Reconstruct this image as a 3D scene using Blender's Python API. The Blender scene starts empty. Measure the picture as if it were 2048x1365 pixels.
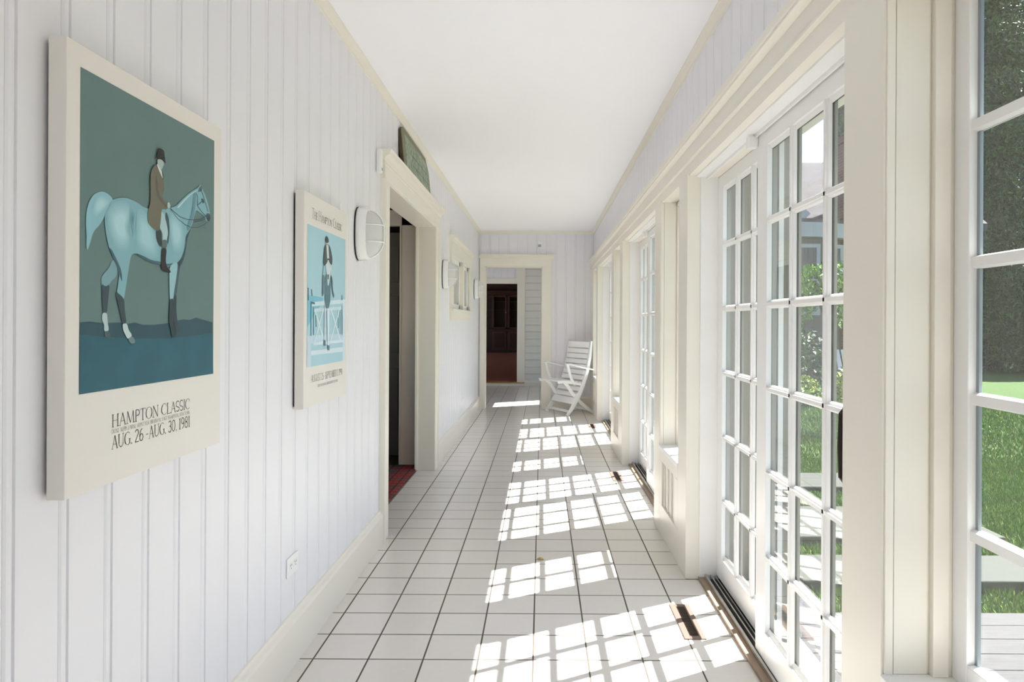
import bpy, bmesh, math, random
import numpy as np
from mathutils import Vector, Matrix
random.seed(7); RNG = np.random.default_rng(7)
sc = bpy.context.scene
COL = sc.collection
R = math.radians

# ------------------------------------------------------------------ camera
CAMZ = 1.30; FPX = 1384.0; VX, VY = 1083.5, 645.5; ROLL = 0.0052
cam_d = bpy.data.cameras.new('camera'); cam = bpy.data.objects.new('camera', cam_d); COL.objects.link(cam)
cam.location = (0, 0, CAMZ); cam.rotation_euler = (R(90), -ROLL, 0)
cam_d.sensor_width = 36; cam_d.lens = FPX/2048*36
cam_d.shift_x = -(VX-1024)/2048; cam_d.shift_y = (VY-682.5)/2048
cam_d.clip_start = 0.05; cam_d.clip_end = 300
sc.camera = cam
# ------------------------------------------------------------------ light
SUN = Vector((-.621, -.328, -1.0)).normalized()
w = bpy.data.worlds.new('sky'); sc.world = w; w.use_nodes = True
nt = w.node_tree; nt.nodes.clear()
out = nt.nodes.new('ShaderNodeOutputWorld'); bg = nt.nodes.new('ShaderNodeBackground')
sky = nt.nodes.new('ShaderNodeTexSky'); sky.sky_type = 'NISHITA'; sky.sun_disc = False
sky.sun_elevation = R(55); sky.sun_rotation = math.atan2(.621, .328); sky.air_density = 1.0; sky.dust_density = 0.7; sky.ozone_density = 1.2
hsv = nt.nodes.new('ShaderNodeHueSaturation'); hsv.inputs['Saturation'].default_value = .8
nt.links.new(sky.outputs[0], hsv.inputs['Color']); nt.links.new(hsv.outputs[0], bg.inputs['Color'])
bg.inputs['Strength'].default_value = 0.14
nt.links.new(bg.outputs[0], out.inputs[0])
sun_d = bpy.data.lights.new('sun', 'SUN'); sun = bpy.data.objects.new('sun', sun_d); COL.objects.link(sun)
sun_d.energy = 10.0; sun_d.angle = R(.53); sun_d.color = (1, .975, .945)
sun.rotation_euler = SUN.to_track_quat('-Z', 'Y').to_euler(); sun.location = (6, 6, 12)
sc.view_settings.view_transform = 'Standard'; sc.view_settings.look = 'None'
sc.view_settings.exposure = 1.38; sc.view_settings.gamma = 1; sc.view_settings.use_curve_mapping = False
sc.cycles.max_bounces = 16; sc.cycles.diffuse_bounces = 10; sc.cycles.transparent_max_bounces = 32
sc.cycles.sample_clamp_indirect = 20

# ------------------------------------------------------------------ materials
def lin(c):
    return tuple((x/255/12.92 if x/255 <= .04045 else ((x/255+.055)/1.055)**2.4) for x in c)
class N:
    """small node helper"""
    def __init__(s, m): s.t = m.node_tree; s.n = s.t.nodes
    def new(s, k, **p):
        n = s.n.new(k)
        for a, v in p.items(): setattr(n, a, v)
        return n
    def put(s, sock, v):
        if hasattr(v, 'is_output'): s.t.links.new(v, sock)
        else: sock.default_value = v
    def m(s, op, a, b=0.0, c=None):
        n = s.new('ShaderNodeMath', operation=op); s.put(n.inputs[0], a); s.put(n.inputs[1], b)
        if c is not None: s.put(n.inputs[2], c)
        return n.outputs[0]
    def mix(s, f, a, b):
        n = s.new('ShaderNodeMix', data_type='RGBA'); s.put(n.inputs[0], f)
        s.put(n.inputs[6], a if hasattr(a, 'is_output') else (*a, 1)); s.put(n.inputs[7], b if hasattr(b, 'is_output') else (*b, 1))
        return n.outputs[2]
    def obj(s):
        tc = s.new('ShaderNodeTexCoord'); sp = s.new('ShaderNodeSeparateXYZ'); s.t.links.new(tc.outputs['Object'], sp.inputs[0])
        return tc.outputs['Object'], sp.outputs
    def noise(s, vec, scale, detail=3, rough=.5):
        n = s.new('ShaderNodeTexNoise'); n.inputs['Scale'].default_value = scale; n.inputs['Detail'].default_value = detail
        n.inputs['Roughness'].default_value = rough
        if vec is not None: s.t.links.new(vec, n.inputs['Vector'])
        return n.outputs[0]
    def line(s, x, pitch, off, width, soft=.15):
        """1 on lines of `width` every `pitch`"""
        u = s.m('FRACT', s.m('DIVIDE', s.m('SUBTRACT', x, off-pitch/2), pitch))
        d = s.m('MULTIPLY', s.m('ABSOLUTE', s.m('SUBTRACT', u, .5)), pitch)
        n = s.new('ShaderNodeMapRange'); s.put(n.inputs[0], d); n.inputs[1].default_value = width/2*(1+soft); n.inputs[2].default_value = width/2*(1-soft)
        return n.outputs[0]
    def bump(s, h, strength, dist=.01):
        b = s.new('ShaderNodeBump'); b.inputs['Strength'].default_value = strength; b.inputs['Distance'].default_value = dist
        s.put(b.inputs['Height'], h); return b.outputs[0]
def mat(name, rgb=(200, 200, 200), rough=.5, metal=0.0, spec=.5, var=0.0, scale=8.0, bump=0.0, linear=False):
    m = bpy.data.materials.new(name); m.use_nodes = True
    n = N(m); b = n.n['Principled BSDF']
    c = rgb if linear else lin(rgb)
    b.inputs['Base Color'].default_value = (*c, 1); b.inputs['Roughness'].default_value = rough
    b.inputs['Metallic'].default_value = metal; b.inputs['Specular IOR Level'].default_value = spec
    if var or bump:
        v, xyz = n.obj(); f = n.noise(v, scale, 4)
        if var: n.put(b.inputs['Base Color'], n.mix(f, tuple(x*(1-var) for x in c), tuple(min(1, x*(1+var)) for x in c)))
        if bump: n.put(b.inputs['Normal'], n.bump(f, bump))
    return m
WALLC = (232, 231, 236)
M = {}
M['wall'] = mat('painted_beadboard', WALLC, .38, var=.015, scale=3)
M['ceil'] = mat('painted_ceiling', (246, 246, 250), .7, var=.01, scale=2)
M['trim'] = mat('cream_trim_paint', (235, 230, 219), .35, var=.02, scale=4)
M['frame'] = mat('white_frame_paint', (238, 237, 236), .3, var=.015, scale=5)
M['alu'] = mat('aluminium_track', (190, 188, 184), .3, metal=.9)
M['dark'] = mat('dark_gap', (40, 36, 33), .6)
M['spacer'] = mat('grey_glazing_spacer', (150, 158, 162), .45, metal=.3)
M['wood_sill'] = mat('oak_threshold', (150, 128, 108), .5, var=.15, scale=20)
M['sill2'] = mat('honey_oak_sill', (190, 145, 95), .4, var=.15, scale=20)
M['white'] = mat('white_plastic', (238, 238, 238), .35)
M['lacquer'] = mat('white_lacquered_wood', (244, 244, 244), .35, var=.01)
M['black'] = mat('black_rubber_and_gap_shade', (18, 18, 18), .6)  # gasket rubber; also the painted shade behind the posters
M['bronze'] = mat('dark_bronze_handle', (38, 28, 24), .4, metal=.4)
M['vent'] = mat('tan_register_metal', (118, 98, 88), .5, metal=.0)
M['ventdark'] = mat('brown_register_slats', (66, 46, 38), .5)
M['frost'] = mat('frosted_diffuser', (214, 214, 212), .55)
M['poster'] = mat('cream_poster_paper', (228, 223, 217), .5, var=.01)
M['plinth'] = mat('poster_side', (205, 199, 187), .6, var=.02)
M['ink'] = mat('poster_ink', (62, 62, 62), .6)
M['inkfaint'] = mat('poster_ink_faint', (150, 148, 144), .6)
M['taupe'] = mat('taupe_inner_casing', (222, 210, 194), .5, var=.03)
M['darkdoor'] = mat('dark_painted_door', (120, 112, 102), .45)
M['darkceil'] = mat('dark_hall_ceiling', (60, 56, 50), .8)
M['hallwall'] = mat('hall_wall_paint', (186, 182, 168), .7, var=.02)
M['mahog'] = mat('mahogany_panelling', (70, 40, 30), .4, var=.25, scale=9)
M['mahogdark'] = mat('dark_mahogany_cabinet', (52, 30, 24), .35, var=.3, scale=7)
M['china'] = mat('glazed_china', (215, 205, 200), .25)
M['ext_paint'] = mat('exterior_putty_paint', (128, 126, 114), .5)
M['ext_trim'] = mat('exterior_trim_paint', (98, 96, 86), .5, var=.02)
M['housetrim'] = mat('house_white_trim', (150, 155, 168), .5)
M['shingle_wall'] = mat('weathered_shingle_wall', (88, 82, 80), .8, var=.2, scale=12)
M['ext_glass'] = mat('dark_window_glass', (40, 46, 52), .08)
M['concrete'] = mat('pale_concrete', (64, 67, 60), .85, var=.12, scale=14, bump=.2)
M['terrace'] = mat('pale_bounce_ground', (190, 186, 178), .8, var=.1, scale=2)  # colour of the unseen ground added to bounce sunlight indoors
M['bark'] = mat('bark', (58, 46, 38), .9, var=.2, scale=20)
def leafmat(name, rgb):
    m = mat(name, rgb, .55, var=.25, scale=3); return m
M['leafA'] = leafmat('bright_leaf', (122, 160, 62)); M['leafB'] = leafmat('mid_leaf', (84, 124, 46)); M['leafC'] = leafmat('dark_leaf', (44, 66, 34))
M['conA'] = leafmat('conifer_light', (78, 104, 54)); M['conB'] = leafmat('conifer_mid', (54, 74, 42)); M['conC'] = leafmat('conifer_dark', (36, 46, 32))
M['yelA'] = leafmat('golden_leaf', (160, 172, 70))
M['grassA'] = leafmat('grass_blade_light', (96, 130, 40)); M['grassB'] = leafmat('grass_blade_mid', (70, 108, 30)); M['grassC'] = leafmat('grass_blade_straw', (140, 140, 64))

def glass(name, tint=(.97, .985, .98)):
    m = bpy.data.materials.new(name); m.use_nodes = True; n = N(m); n.n.clear()
    o = n.new('ShaderNodeOutputMaterial'); t = n.new('ShaderNodeBsdfTransparent'); g = n.new('ShaderNodeBsdfGlossy'); mx = n.new('ShaderNodeMixShader')
    f = n.new('ShaderNodeFresnel'); ge = n.new('ShaderNodeNewGeometry')
    n.put(f.inputs[0], n.m('MULTIPLY_ADD', ge.outputs['Backfacing'], 1/1.5-1.5, 1.5))
    t.inputs[0].default_value = (*tint, 1); g.inputs['Roughness'].default_value = .0; g.inputs['Color'].default_value = (1, 1, 1, 1)
    n.t.links.new(f.outputs[0], mx.inputs[0]); n.t.links.new(t.outputs[0], mx.inputs[1]); n.t.links.new(g.outputs[0], mx.inputs[2]); n.t.links.new(mx.outputs[0], o.inputs[0])
    return m
M['glass'] = glass('window_glass')

TP = .2115
def tile_mat():
    m = mat('beige_quarry_tile', (214, 208, 200), .22); n = N(m); b = n.n['Principled BSDF']
    v, p = n.obj()
    gx = n.line(p[0], TP, -.0270, .0068); gy = n.line(p[1], TP, 2.6635, .0068)
    g = n.m('MAXIMUM', gx, gy)
    cx = n.m('FLOOR', n.m('DIVIDE', n.m('SUBTRACT', p[0], -.0270), TP)); cy = n.m('FLOOR', n.m('DIVIDE', n.m('SUBTRACT', p[1], 2.6635), TP))
    cmb = n.new('ShaderNodeCombineXYZ'); n.put(cmb.inputs[0], cx); n.put(cmb.inputs[1], cy)
    wn = n.new('ShaderNodeTexWhiteNoise'); n.t.links.new(cmb.outputs[0], wn.inputs[0])
    base = n.mix(wn.outputs['Value'], lin((229, 224, 217)), lin((234, 229, 223)))
    nz = n.noise(v, 30, 4)
    base = n.mix(n.m('MULTIPLY', nz, .12), base, lin((186, 176, 164)))
    gc = n.mix(n.noise(v, 9, 3), lin((74, 66, 58)), lin((108, 98, 86)))
    n.put(b.inputs['Base Color'], n.mix(g, base, gc))
    n.put(b.inputs['Roughness'], n.m('MULTIPLY_ADD', g, .55, .24))
    n.put(b.inputs['Normal'], n.bump(n.m('SUBTRACT', n.m('MULTIPLY', n.noise(v, 5, 2), .15), g), .25, .002))
    return m
M['tile'] = tile_mat()
def rug_mat():
    m = mat('tartan_carpet', (110, 45, 45), .95); n = N(m); b = n.n['Principled BSDF']; v, p = n.obj()
    a = n.line(p[1], .27, 0, .10, .02); c = n.line(p[0], .27, .05, .10, .02)
    col = n.mix(n.m('MULTIPLY', n.m('ADD', a, c), .5), lin((150, 58, 56)), lin((74, 78, 72)))
    thin = n.m('MAXIMUM', n.line(p[1], .09, .02, .012), n.line(p[0], .09, .03, .012))
    col = n.mix(n.m('MULTIPLY', thin, .8), col, lin((40, 30, 34)))
    thin2 = n.m('MAXIMUM', n.line(p[1], .27, .13, .014), n.line(p[0], .27, .16, .014))
    col = n.mix(thin2, col, lin((150, 40, 44)))
    n.put(b.inputs['Base Color'], col); n.put(b.inputs['Normal'], n.bump(n.noise(v, 400, 2), .4)); return m
M['rug'] = rug_mat()
def darkfloor():
    m = mat('polished_brown_floor', (96, 58, 46), .3); n = N(m); b = n.n['Principled BSDF']; v, p = n.obj()
    g = n.line(p[1], .14, 0, .006); nz = n.noise(v, 6, 4)
    n.put(b.inputs['Base Color'], n.mix(g, n.mix(nz, lin((206, 128, 100)), lin((226, 152, 122))), lin((140, 84, 66)))); return m
M['darkfloor'] = darkfloor()
def lawn_mat():
    m = mat('lawn_soil', (58, 88, 30), .9); n = N(m); b = n.n['Principled BSDF']; v, p = n.obj()
    c = n.mix(n.noise(v, .8, 5), lin((58, 90, 28)), lin((86, 114, 38)))
    c = n.mix(n.m('MULTIPLY', n.noise(v, 26, 6, .7), .9), c, lin((44, 78, 22)))
    n.put(b.inputs['Base Color'], c); n.put(b.inputs['Normal'], n.bump(n.noise(v, 60, 6, .8), .9, .03)); return m
M['lawn'] = lawn_mat()
def deck_mat():
    m = mat('weathered_deck_boards', (150, 148, 146), .8); n = N(m); b = n.n['Principled BSDF']; v, p = n.obj()
    mp = n.new('ShaderNodeMapping'); n.t.links.new(v, mp.inputs[0]); mp.inputs['Scale'].default_value = (3, 60, 30)
    f = n.noise(mp.outputs[0], 1.5, 6, .7)
    n.put(b.inputs['Base Color'], n.mix(f, lin((46, 43, 42)), lin((92, 91, 92)))); n.put(b.inputs['Normal'], n.bump(f, .4)); return m
M['deck'] = deck_mat()
def granite():
    m = mat('bluestone_gravel', (140, 140, 150), .85); n = N(m); b = n.n['Principled BSDF']; v, p = n.obj()
    vo = n.new('ShaderNodeTexVoronoi'); vo.inputs['Scale'].default_value = 60; n.t.links.new(v, vo.inputs['Vector'])
    n.put(b.inputs['Base Color'], n.mix(vo.outputs['Distance'], lin((42, 42, 50)), lin((90, 88, 94)))); n.put(b.inputs['Normal'], n.bump(vo.outputs['Distance'], .6)); return m
M['granite'] = granite()
def roof_mat():
    m = mat('asphalt_roof_shingles', (120, 112, 112), .9); n = N(m); b = n.n['Principled BSDF']; v, p = n.obj()
    br = n.new('ShaderNodeTexBrick'); n.t.links.new(v, br.inputs['Vector']); br.inputs['Scale'].default_value = 1
    br.inputs['Brick Width'].default_value = .3; br.inputs['Row Height'].default_value = .14; br.inputs['Mortar Size'].default_value = .012
    br.inputs['Color1'].default_value = (*lin((78, 72, 74)), 1); br.inputs['Color2'].default_value = (*lin((56, 51, 54)), 1); br.inputs['Mortar'].default_value = (*lin((60, 56, 60)), 1)
    n.put(b.inputs['Base Color'], br.outputs[0]); return m
M['roof'] = roof_mat()
def brick_mat():
    m = mat('dark_red_brick', (96, 52, 46), .9); n = N(m); b = n.n['Principled BSDF']; v, p = n.obj()
    cb = n.new('ShaderNodeCombineXYZ'); n.put(cb.inputs[0], n.m('ADD', p[0], p[1])); n.put(cb.inputs[1], p[2])
    br = n.new('ShaderNodeTexBrick'); n.t.links.new(cb.outputs[0], br.inputs['Vector']); br.inputs['Scale'].default_value = 1
    br.inputs['Brick Width'].default_value = .22; br.inputs['Row Height'].default_value = .075; br.inputs['Mortar Size'].default_value = .008
    br.inputs['Color1'].default_value = (*lin((98, 52, 46)), 1); br.inputs['Color2'].default_value = (*lin((74, 42, 40)), 1); br.inputs['Mortar'].default_value = (*lin((120, 104, 98)), 1)
    n.put(b.inputs['Base Color'], br.outputs[0]); return m
M['brick'] = brick_mat()
def clap_mat(): return mat('pale_clapboard_paint', (226, 224, 220), .6, var=.02)
M['clap'] = clap_mat()
def plaque_mat():
    m = mat('aged_green_painted_sign', (140, 150, 130), .6); n = N(m); b = n.n['Principled BSDF']; v, p = n.obj()
    a = n.noise(v, 22, 5, .7); f = n.new('ShaderNodeMapRange'); n.put(f.inputs[0], a); f.inputs[1].default_value = .4; f.inputs[2].default_value = .8
    n.put(b.inputs['Base Color'], n.mix(f.outputs[0], lin((120, 138, 116)), lin((206, 212, 190)))); return m
M['plaque'] = plaque_mat()
M['plaqueframe'] = mat('olive_sign_border', (128, 126, 98), .6, var=.1, scale=20)
M['plaqueside'] = mat('dark_wood_edge', (74, 60, 42), .7, var=.1)
_cm = {}
def art(rgb, noise=0.0):
    k = (rgb, noise)
    if k not in _cm: _cm[k] = mat('print_ink_%d_%d_%d' % rgb, rgb, .55, var=noise, scale=14)
    return _cm[k]

# ------------------------------------------------------------------ mesh builder
class MB:
    def __init__(s): s.v = []; s.f = []; s.m = []; s.mats = []
    def mi(s, m):
        if m not in s.mats: s.mats.append(m)
        return s.mats.index(m)
    def add(s, vs, fs, m):
        o = len(s.v); i = s.mi(m); s.v += [tuple(a) for a in vs]
        for f in fs: s.f.append([o+k for k in f]); s.m.append(i)
    def box(s, x0, x1, y0, y1, z0, z1, m):
        v = [(x, y, z) for z in (z0, z1) for y in (y0, y1) for x in (x0, x1)]
        s.add(v, [(0, 2, 3, 1), (4, 5, 7, 6), (0, 1, 5, 4), (2, 6, 7, 3), (0, 4, 6, 2), (1, 3, 7, 5)], m)
    def prism(s, poly, axis, a0, a1, m, cap=True):
        """poly in the two other axes (in x,y,z order), extruded along axis"""
        def P(q, a):
            if axis == 'x': return (a, q[0], q[1])
            if axis == 'y': return (q[0], a, q[1])
            return (q[0], q[1], a)
        n = len(poly); v = [P(q, a0) for q in poly]+[P(q, a1) for q in poly]
        f = [(i, (i+1) % n, n+(i+1) % n, n+i) for i in range(n)]
        if cap: f += [tuple(range(n))[::-1], tuple(range(n, 2*n))]
        s.add(v, f, m)
    def beam(s, pts, wd, th, side, m, taper=None):
        """rectangular section swept through pts; side = unit vector of the width"""
        side = Vector(side).normalized(); pts = [Vector(p) for p in pts]; ring = []
        for i, p in enumerate(pts):
            t = (pts[min(i+1, len(pts)-1)]-pts[max(i-1, 0)]).normalized(); nrm = side.cross(t).normalized()
            k = taper[i] if taper else 1
            ring += [p+side*wd/2+nrm*th*k/2, p-side*wd/2+nrm*th*k/2, p-side*wd/2-nrm*th*k/2, p+side*wd/2-nrm*th*k/2]
        f = []
        for i in range(len(pts)-1):
            a = 4*i
            for k in range(4): f.append((a+k, a+(k+1) % 4, a+4+(k+1) % 4, a+4+k))
        f += [(3, 2, 1, 0), tuple(range(len(ring)-4, len(ring)))]
        s.add(ring, f, m)
    def tube(s, pts, r, m, n=10):
        pts = [Vector(p) for p in pts]; ring = []; up = Vector((.123, .456, .88)).normalized()
        for i, p in enumerate(pts):
            t = (pts[min(i+1, len(pts)-1)]-pts[max(i-1, 0)]).normalized()
            a = t.cross(up).normalized(); b = t.cross(a); rr = r[i] if isinstance(r, (list, tuple)) else r
            ring += [p+(a*math.cos(2*math.pi*k/n)+b*math.sin(2*math.pi*k/n))*rr for k in range(n)]
        f = [(i*n+k, i*n+(k+1) % n, (i+1)*n+(k+1) % n, (i+1)*n+k) for i in range(len(pts)-1) for k in range(n)]
        f += [tuple(range(n))[::-1], tuple(range(len(ring)-n, len(ring)))]
        s.add(ring, f, m)
    def lathe(s, prof, c, m, n=20):
        c = Vector(c); v = [c+Vector((r*math.cos(2*math.pi*k/n), r*math.sin(2*math.pi*k/n), z)) for r, z in prof for k in range(n)]
        f = [(i*n+k, i*n+(k+1) % n, (i+1)*n+(k+1) % n, (i+1)*n+k) for i in range(len(prof)-1) for k in range(n)]
        f += [tuple(range(n))[::-1], tuple(range(len(v)-n, len(v)))]
        s.add(v, f, m)
    def build(s, name, parent=None, bevel=0, smooth=False, loc=None, fix=True):
        me = bpy.data.meshes.new(name)
        L = Vector(loc) if loc else Vector((0, 0, 0))
        me.from_pydata([tuple(Vector(v)-L) for v in s.v], [], s.f)
        for m in s.mats: me.materials.append(m)
        me.polygons.foreach_set('material_index', s.m)
        if fix:
            bm = bmesh.new(); bm.from_mesh(me); bmesh.ops.recalc_face_normals(bm, faces=bm.faces); bm.to_mesh(me); bm.free()
        if smooth: me.polygons.foreach_set('use_smooth', [True]*len(me.polygons))
        me.update()
        o = bpy.data.objects.new(name, me); COL.objects.link(o); o.location = L
        if bevel:
            b = o.modifiers.new('bevel', 'BEVEL'); b.width = bevel; b.segments = 2; b.limit_method = 'ANGLE'; b.angle_limit = R(40)
        if parent is not None:
            o.parent = parent
            o.location = L-parent.location
            # geometry is authored in world space; parents are unrotated empties
        return o
def tag(o, label=None, cat=None, group=None, kind=None):
    if label: o['label'] = label
    if cat: o['category'] = cat
    if group: o['group'] = group
    if kind: o['kind'] = kind
    return o
def empty(name, loc):
    o = bpy.data.objects.new(name, None); COL.objects.link(o); o.location = loc; o.empty_display_size = .1; return o
def struct(o): o['kind'] = 'structure'; return o
def copy_tree(o, parent=None):
    c = o.copy(); COL.objects.link(c); c.parent = parent
    for ch in list(o.children): copy_tree(ch, c)
    return c

# ------------------------------------------------------------------ dimensions
LW = -.95; RW = .775; CEIL = 2.67; BACKY = 10.39; Y0 = -2.6; XO = 1.0
PITCH = .1428
def beads(mb, axis, plane, sgn, a0, a1, z0, z1, phase, m):
    """tongue-and-groove board skin facing sgn along the wall's normal"""
    prof = [(0, 0), (.0025, -.0055), (.005, -.002), (.010, .0005), (.016, .0012), (.022, .0005), (.027, -.002), (.0295, -.0055), (.032, 0)]
    pts = []; k = math.floor((a0-phase)/PITCH)-1
    while phase+k*PITCH < a1+PITCH:
        pts += [(phase+k*PITCH+u, d) for u, d in prof]; k += 1
    q = [(a0, 0)]+[p for p in pts if a0 < p[0] < a1]+[(a1, 0)]
    v = []; f = []
    for z in (z0, z1):
        for a, d in q:
            x = plane+sgn*d
            v.append((x, a, z) if axis == 'y' else (a, x, z))
    n = len(q)
    for i in range(n-1): f.append((i, i+1, n+i+1, n+i))
    mb.add(v, f, m)

# ------------------------------------------------------------------ floor, ceiling, roof
mb = MB(); mb.box(-1.09, .83, Y0, 14.2, -.12, 0, M['tile']); struct(mb.build('floor'))
mb = MB(); mb.box(-1.1, XO, Y0-.1, 10.5, CEIL, CEIL+.1, M['ceil']); struct(mb.build('ceiling'))
mb = MB(); mb.box(-6.2, 1.12, Y0-.3, 29.6, 3.05, 3.2, M['roof']); struct(mb.build('roof'))  # slab out of view, added to block sky light leaks
mb = MB(); mb.box(-6.0, 1.0, Y0-.1, 10.6, -.3, -.121, M['concrete']); struct(mb.build('foundation'))

# ------------------------------------------------------------------ left wall
DA, DB, DH = 4.20, 6.07, 2.14
WA, WB, WZ0, WZ1 = 7.28, 8.96, 1.45, 2.00
mb = MB()
for (a, b, z0, z1) in ((Y0, DA, 0, CEIL), (DA, DB, DH, CEIL), (DB, WA, 0, CEIL), (WA, WB, 0, WZ0), (WA, WB, WZ1, CEIL), (WB, BACKY, 0, CEIL)):
    mb.box(-1.09, LW-.006, a, b, z0, z1, M['wall']); beads(mb, 'y', LW, 1, a, b, z0, z1, 1.219, M['wall'])
struct(mb.build('wall_left', fix=False))
mb = MB()
bbp = [(LW-.001, 0), (-.925, 0), (-.925, .160), (-.929, .172), (-.938, .180), (-.942, .190), (LW-.001, .192)]
for a, b in ((Y0, 4.07), (6.21, BACKY)): mb.prism(bbp, 'y', a, b, M['trim'])
struct(mb.build('baseboard_left'))
crown = [(0, 0), (.034, 0), (.034, -.006), (.026, -.012), (.014, -.026), (.009, -.034), (.009, -.044), (0, -.046)]
mb = MB()
mb.prism([(LW+x-.001, CEIL+z) for x, z in crown], 'y', Y0, BACKY, M['trim'])
struct(mb.build('trim_1'))
mb = MB(); mb.prism([(RW-x+.001, CEIL+z) for x, z in crown], 'y', Y0, BACKY, M['trim']); struct(mb.build('trim_2'))
mb = MB(); mb.prism([(BACKY-x+.001, CEIL+z) for x, z in crown], 'x', LW, RW, M['trim']); struct(mb.build('trim_3'))

# doorway in the left wall
d = struct(empty('door_5', (-.95, 5.1, 0)))
mb = MB()
for a, b, oa, ob in ((DA-.14, DA, DA-.14, DA-.112), (DB, DB+.14, DB+.112, DB+.14)):
    mb.box(LW-.003, -.925, a+.001, b-.001, 0, 2.145, M['trim']); mb.box(LW-.004, -.915, oa-(.002 if oa == a else 0), ob+(.002 if ob == b else 0), -.001, 2.146, M['trim'])
mb.box(LW-.005, -.922, DA-.145, DB+.145, 2.14, 2.249, M['trim'])
cp = [(LW-.003, 2.245), (-.918, 2.245), (-.908, 2.262), (-.895, 2.272), (-.885, 2.276), (-.885, 2.300), (-.875, 2.306), (LW-.003, 2.308)]
mb.prism(cp, 'y', DA-.18, DB+.18, M['trim'])
mb.box(LW-.006, -.918, DA-.148, DB+.148, 2.222, 2.232, M['trim'])
mb.build('door_casing', d, bevel=.002)
mb = MB()
for y0, y1 in ((DA-.004, DA+.012), (DB-.012, DB+.004)):
    mb.box(-1.105, -.93, y0, y1, 0, 2.14, M['trim'])
mb.box(-1.105, -.93, DA, DB, 2.128, 2.142, M['trim'])
mb.box(-1.105, -1.085, DA, DA+.03, 0, 2.128, M['trim']); mb.box(-1.105, -1.085, DB-.03, DB, 0, 2.128, M['trim'])
mb.build('door_jamb', d, bevel=.0015)

# hall behind the doorway
mb = MB()
HX = -3.2
mb.box(HX-.1, HX, 3.4, 4.2, 0, 2.75, M['hallwall']); mb.box(HX-.1, HX, 4.2, 5.8, 0, .9, M['hallwall']); mb.box(HX-.1, HX, 4.2, 5.8, 2.1, 2.75, M['hallwall']); mb.box(HX-.1, HX, 5.8, 10.2, 0, 2.75, M['hallwall']); mb.box(HX, -1.09, 3.3, 3.4, 0, 2.75, M['hallwall']); mb.box(HX, -1.09, 10.1, 10.2, 0, 2.75, M['hallwall'])  # out-of-sight opening in the outer wall added to brighten the hall
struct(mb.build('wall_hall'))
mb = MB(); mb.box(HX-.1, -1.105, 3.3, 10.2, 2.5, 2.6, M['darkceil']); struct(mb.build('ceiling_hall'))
mb = MB(); mb.box(HX, -1.09, 3.4, 10.2, -.1, 0, M['mahog']); struct(mb.build('floor_hall'))
mb = MB()
mb.box(-1.272, -1.11, 6.25, 6.33, 0, 2.31, M['taupe'])
mb.box(-2.3, -1.11, 6.25, 6.33, 2.17, 2.31, M['taupe']); mb.box(-2.35, -2.15, 6.25, 6.33, 0, 2.31, M['taupe'])
mb.box(-1.285, -1.272, 6.24, 6.36, 0, 2.18, M['taupe'])
struct(mb.build('trim_4', bevel=.003))
mb = MB(); mb.box(HX, -2.35, 6.27, 6.4, 0, 2.5, M['hallwall']); mb.box(-1.19, -1.105, 6.33, 6.4, 0, 2.5, M['hallwall']); struct(mb.build('wall_passage'))
# dark panelled door standing open
mb = MB()
dd = tag(empty('panelled_door', (-1.75, 6.7, 0)), 'dark taupe panelled interior door beyond the left doorway', 'door')
mb.box(-2.14, -1.30, 6.68, 6.72, .01, 2.16, M['darkdoor']); mb.build('door_leaf', dd, bevel=.003)
mb = MB()
for x0, x1 in ((-2.04, -1.78), (-1.66, -1.38)):
    for z0, z1 in ((.22, .85), (1.0, 1.55), (1.68, 2.02)):
        mb.prism([(x0, z0), (x1, z0), (x1, z1), (x0, z1)], 'y', 6.668, 6.682, M['darkdoor'])
mb.build('raised_panels', dd, bevel=.006)
mb = MB(); mb.box(-2.6, -1.095, 3.9, 6.24, .0, .012, M['rug'])
tag(mb.build('tartan_rug', bevel=.004), 'red and grey tartan rug lying inside the left doorway', 'rug')

# small window in the left wall
wn = struct(empty('window_6', (-.95, 8.1, 1.4)))
mb = MB()
mb.box(LW-.003, -.925, WA-.16, WA, 1.42, 2.01, M['trim']); mb.box(LW-.003, -.925, WB, WB+.15, 1.42, 2.01, M['trim'])
mb.box(-1.05, -.925, 8.13, 8.25, 1.42, 2.03, M['trim'])
mb.box(LW-.004, -.9235, WA-.162, WB+.152, 2.0, 2.146, M['trim'])
mb.prism([(LW-.003, 2.14), (-.92, 2.14), (-.905, 2.165), (-.885, 2.172), (-.885, 2.195), (LW-.003, 2.2)], 'y', WA-.2, WB+.18, M['trim'])
mb.build('window_casing', wn, bevel=.002)
mb = MB(); mb.box(-1.08, -.905, WA-.18, WB+.17, 1.415, 1.44, M['trim']); mb.build('window_sill', wn, bevel=.004)
mb = MB(); mb.box(LW-.003, -.932, WA-.15, WB+.13, 1.315, 1.415, M['trim'])
mb.build('apron', wn, bevel=.002)
for a, b in ((WA, 8.13), (8.25, WB)):
    mb = MB()
    mb.box(-1.0, -.965, a, a+.06, 1.44, 2.0, M['frame']); mb.box(-1.0, -.965, b-.06, b, 1.44, 2.0, M['frame'])
    mb.box(-1.0, -.965, a, b, 1.44, 1.5, M['frame']); mb.box(-1.0, -.965, a, b, 1.95, 2.0, M['frame'])
    s_ = mb.build('sash', wn, bevel=.002)
    mb = MB(); mb.box(-.985, -.981, a+.06, b-.06, 1.5, 1.95, M['glass']); g_ = mb.build('glass_pane'); g_.parent = s_
    mb = MB(); mb.box(-1.06, -1.02, a, b, 1.44, 2.0, M['spacer'])

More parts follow.
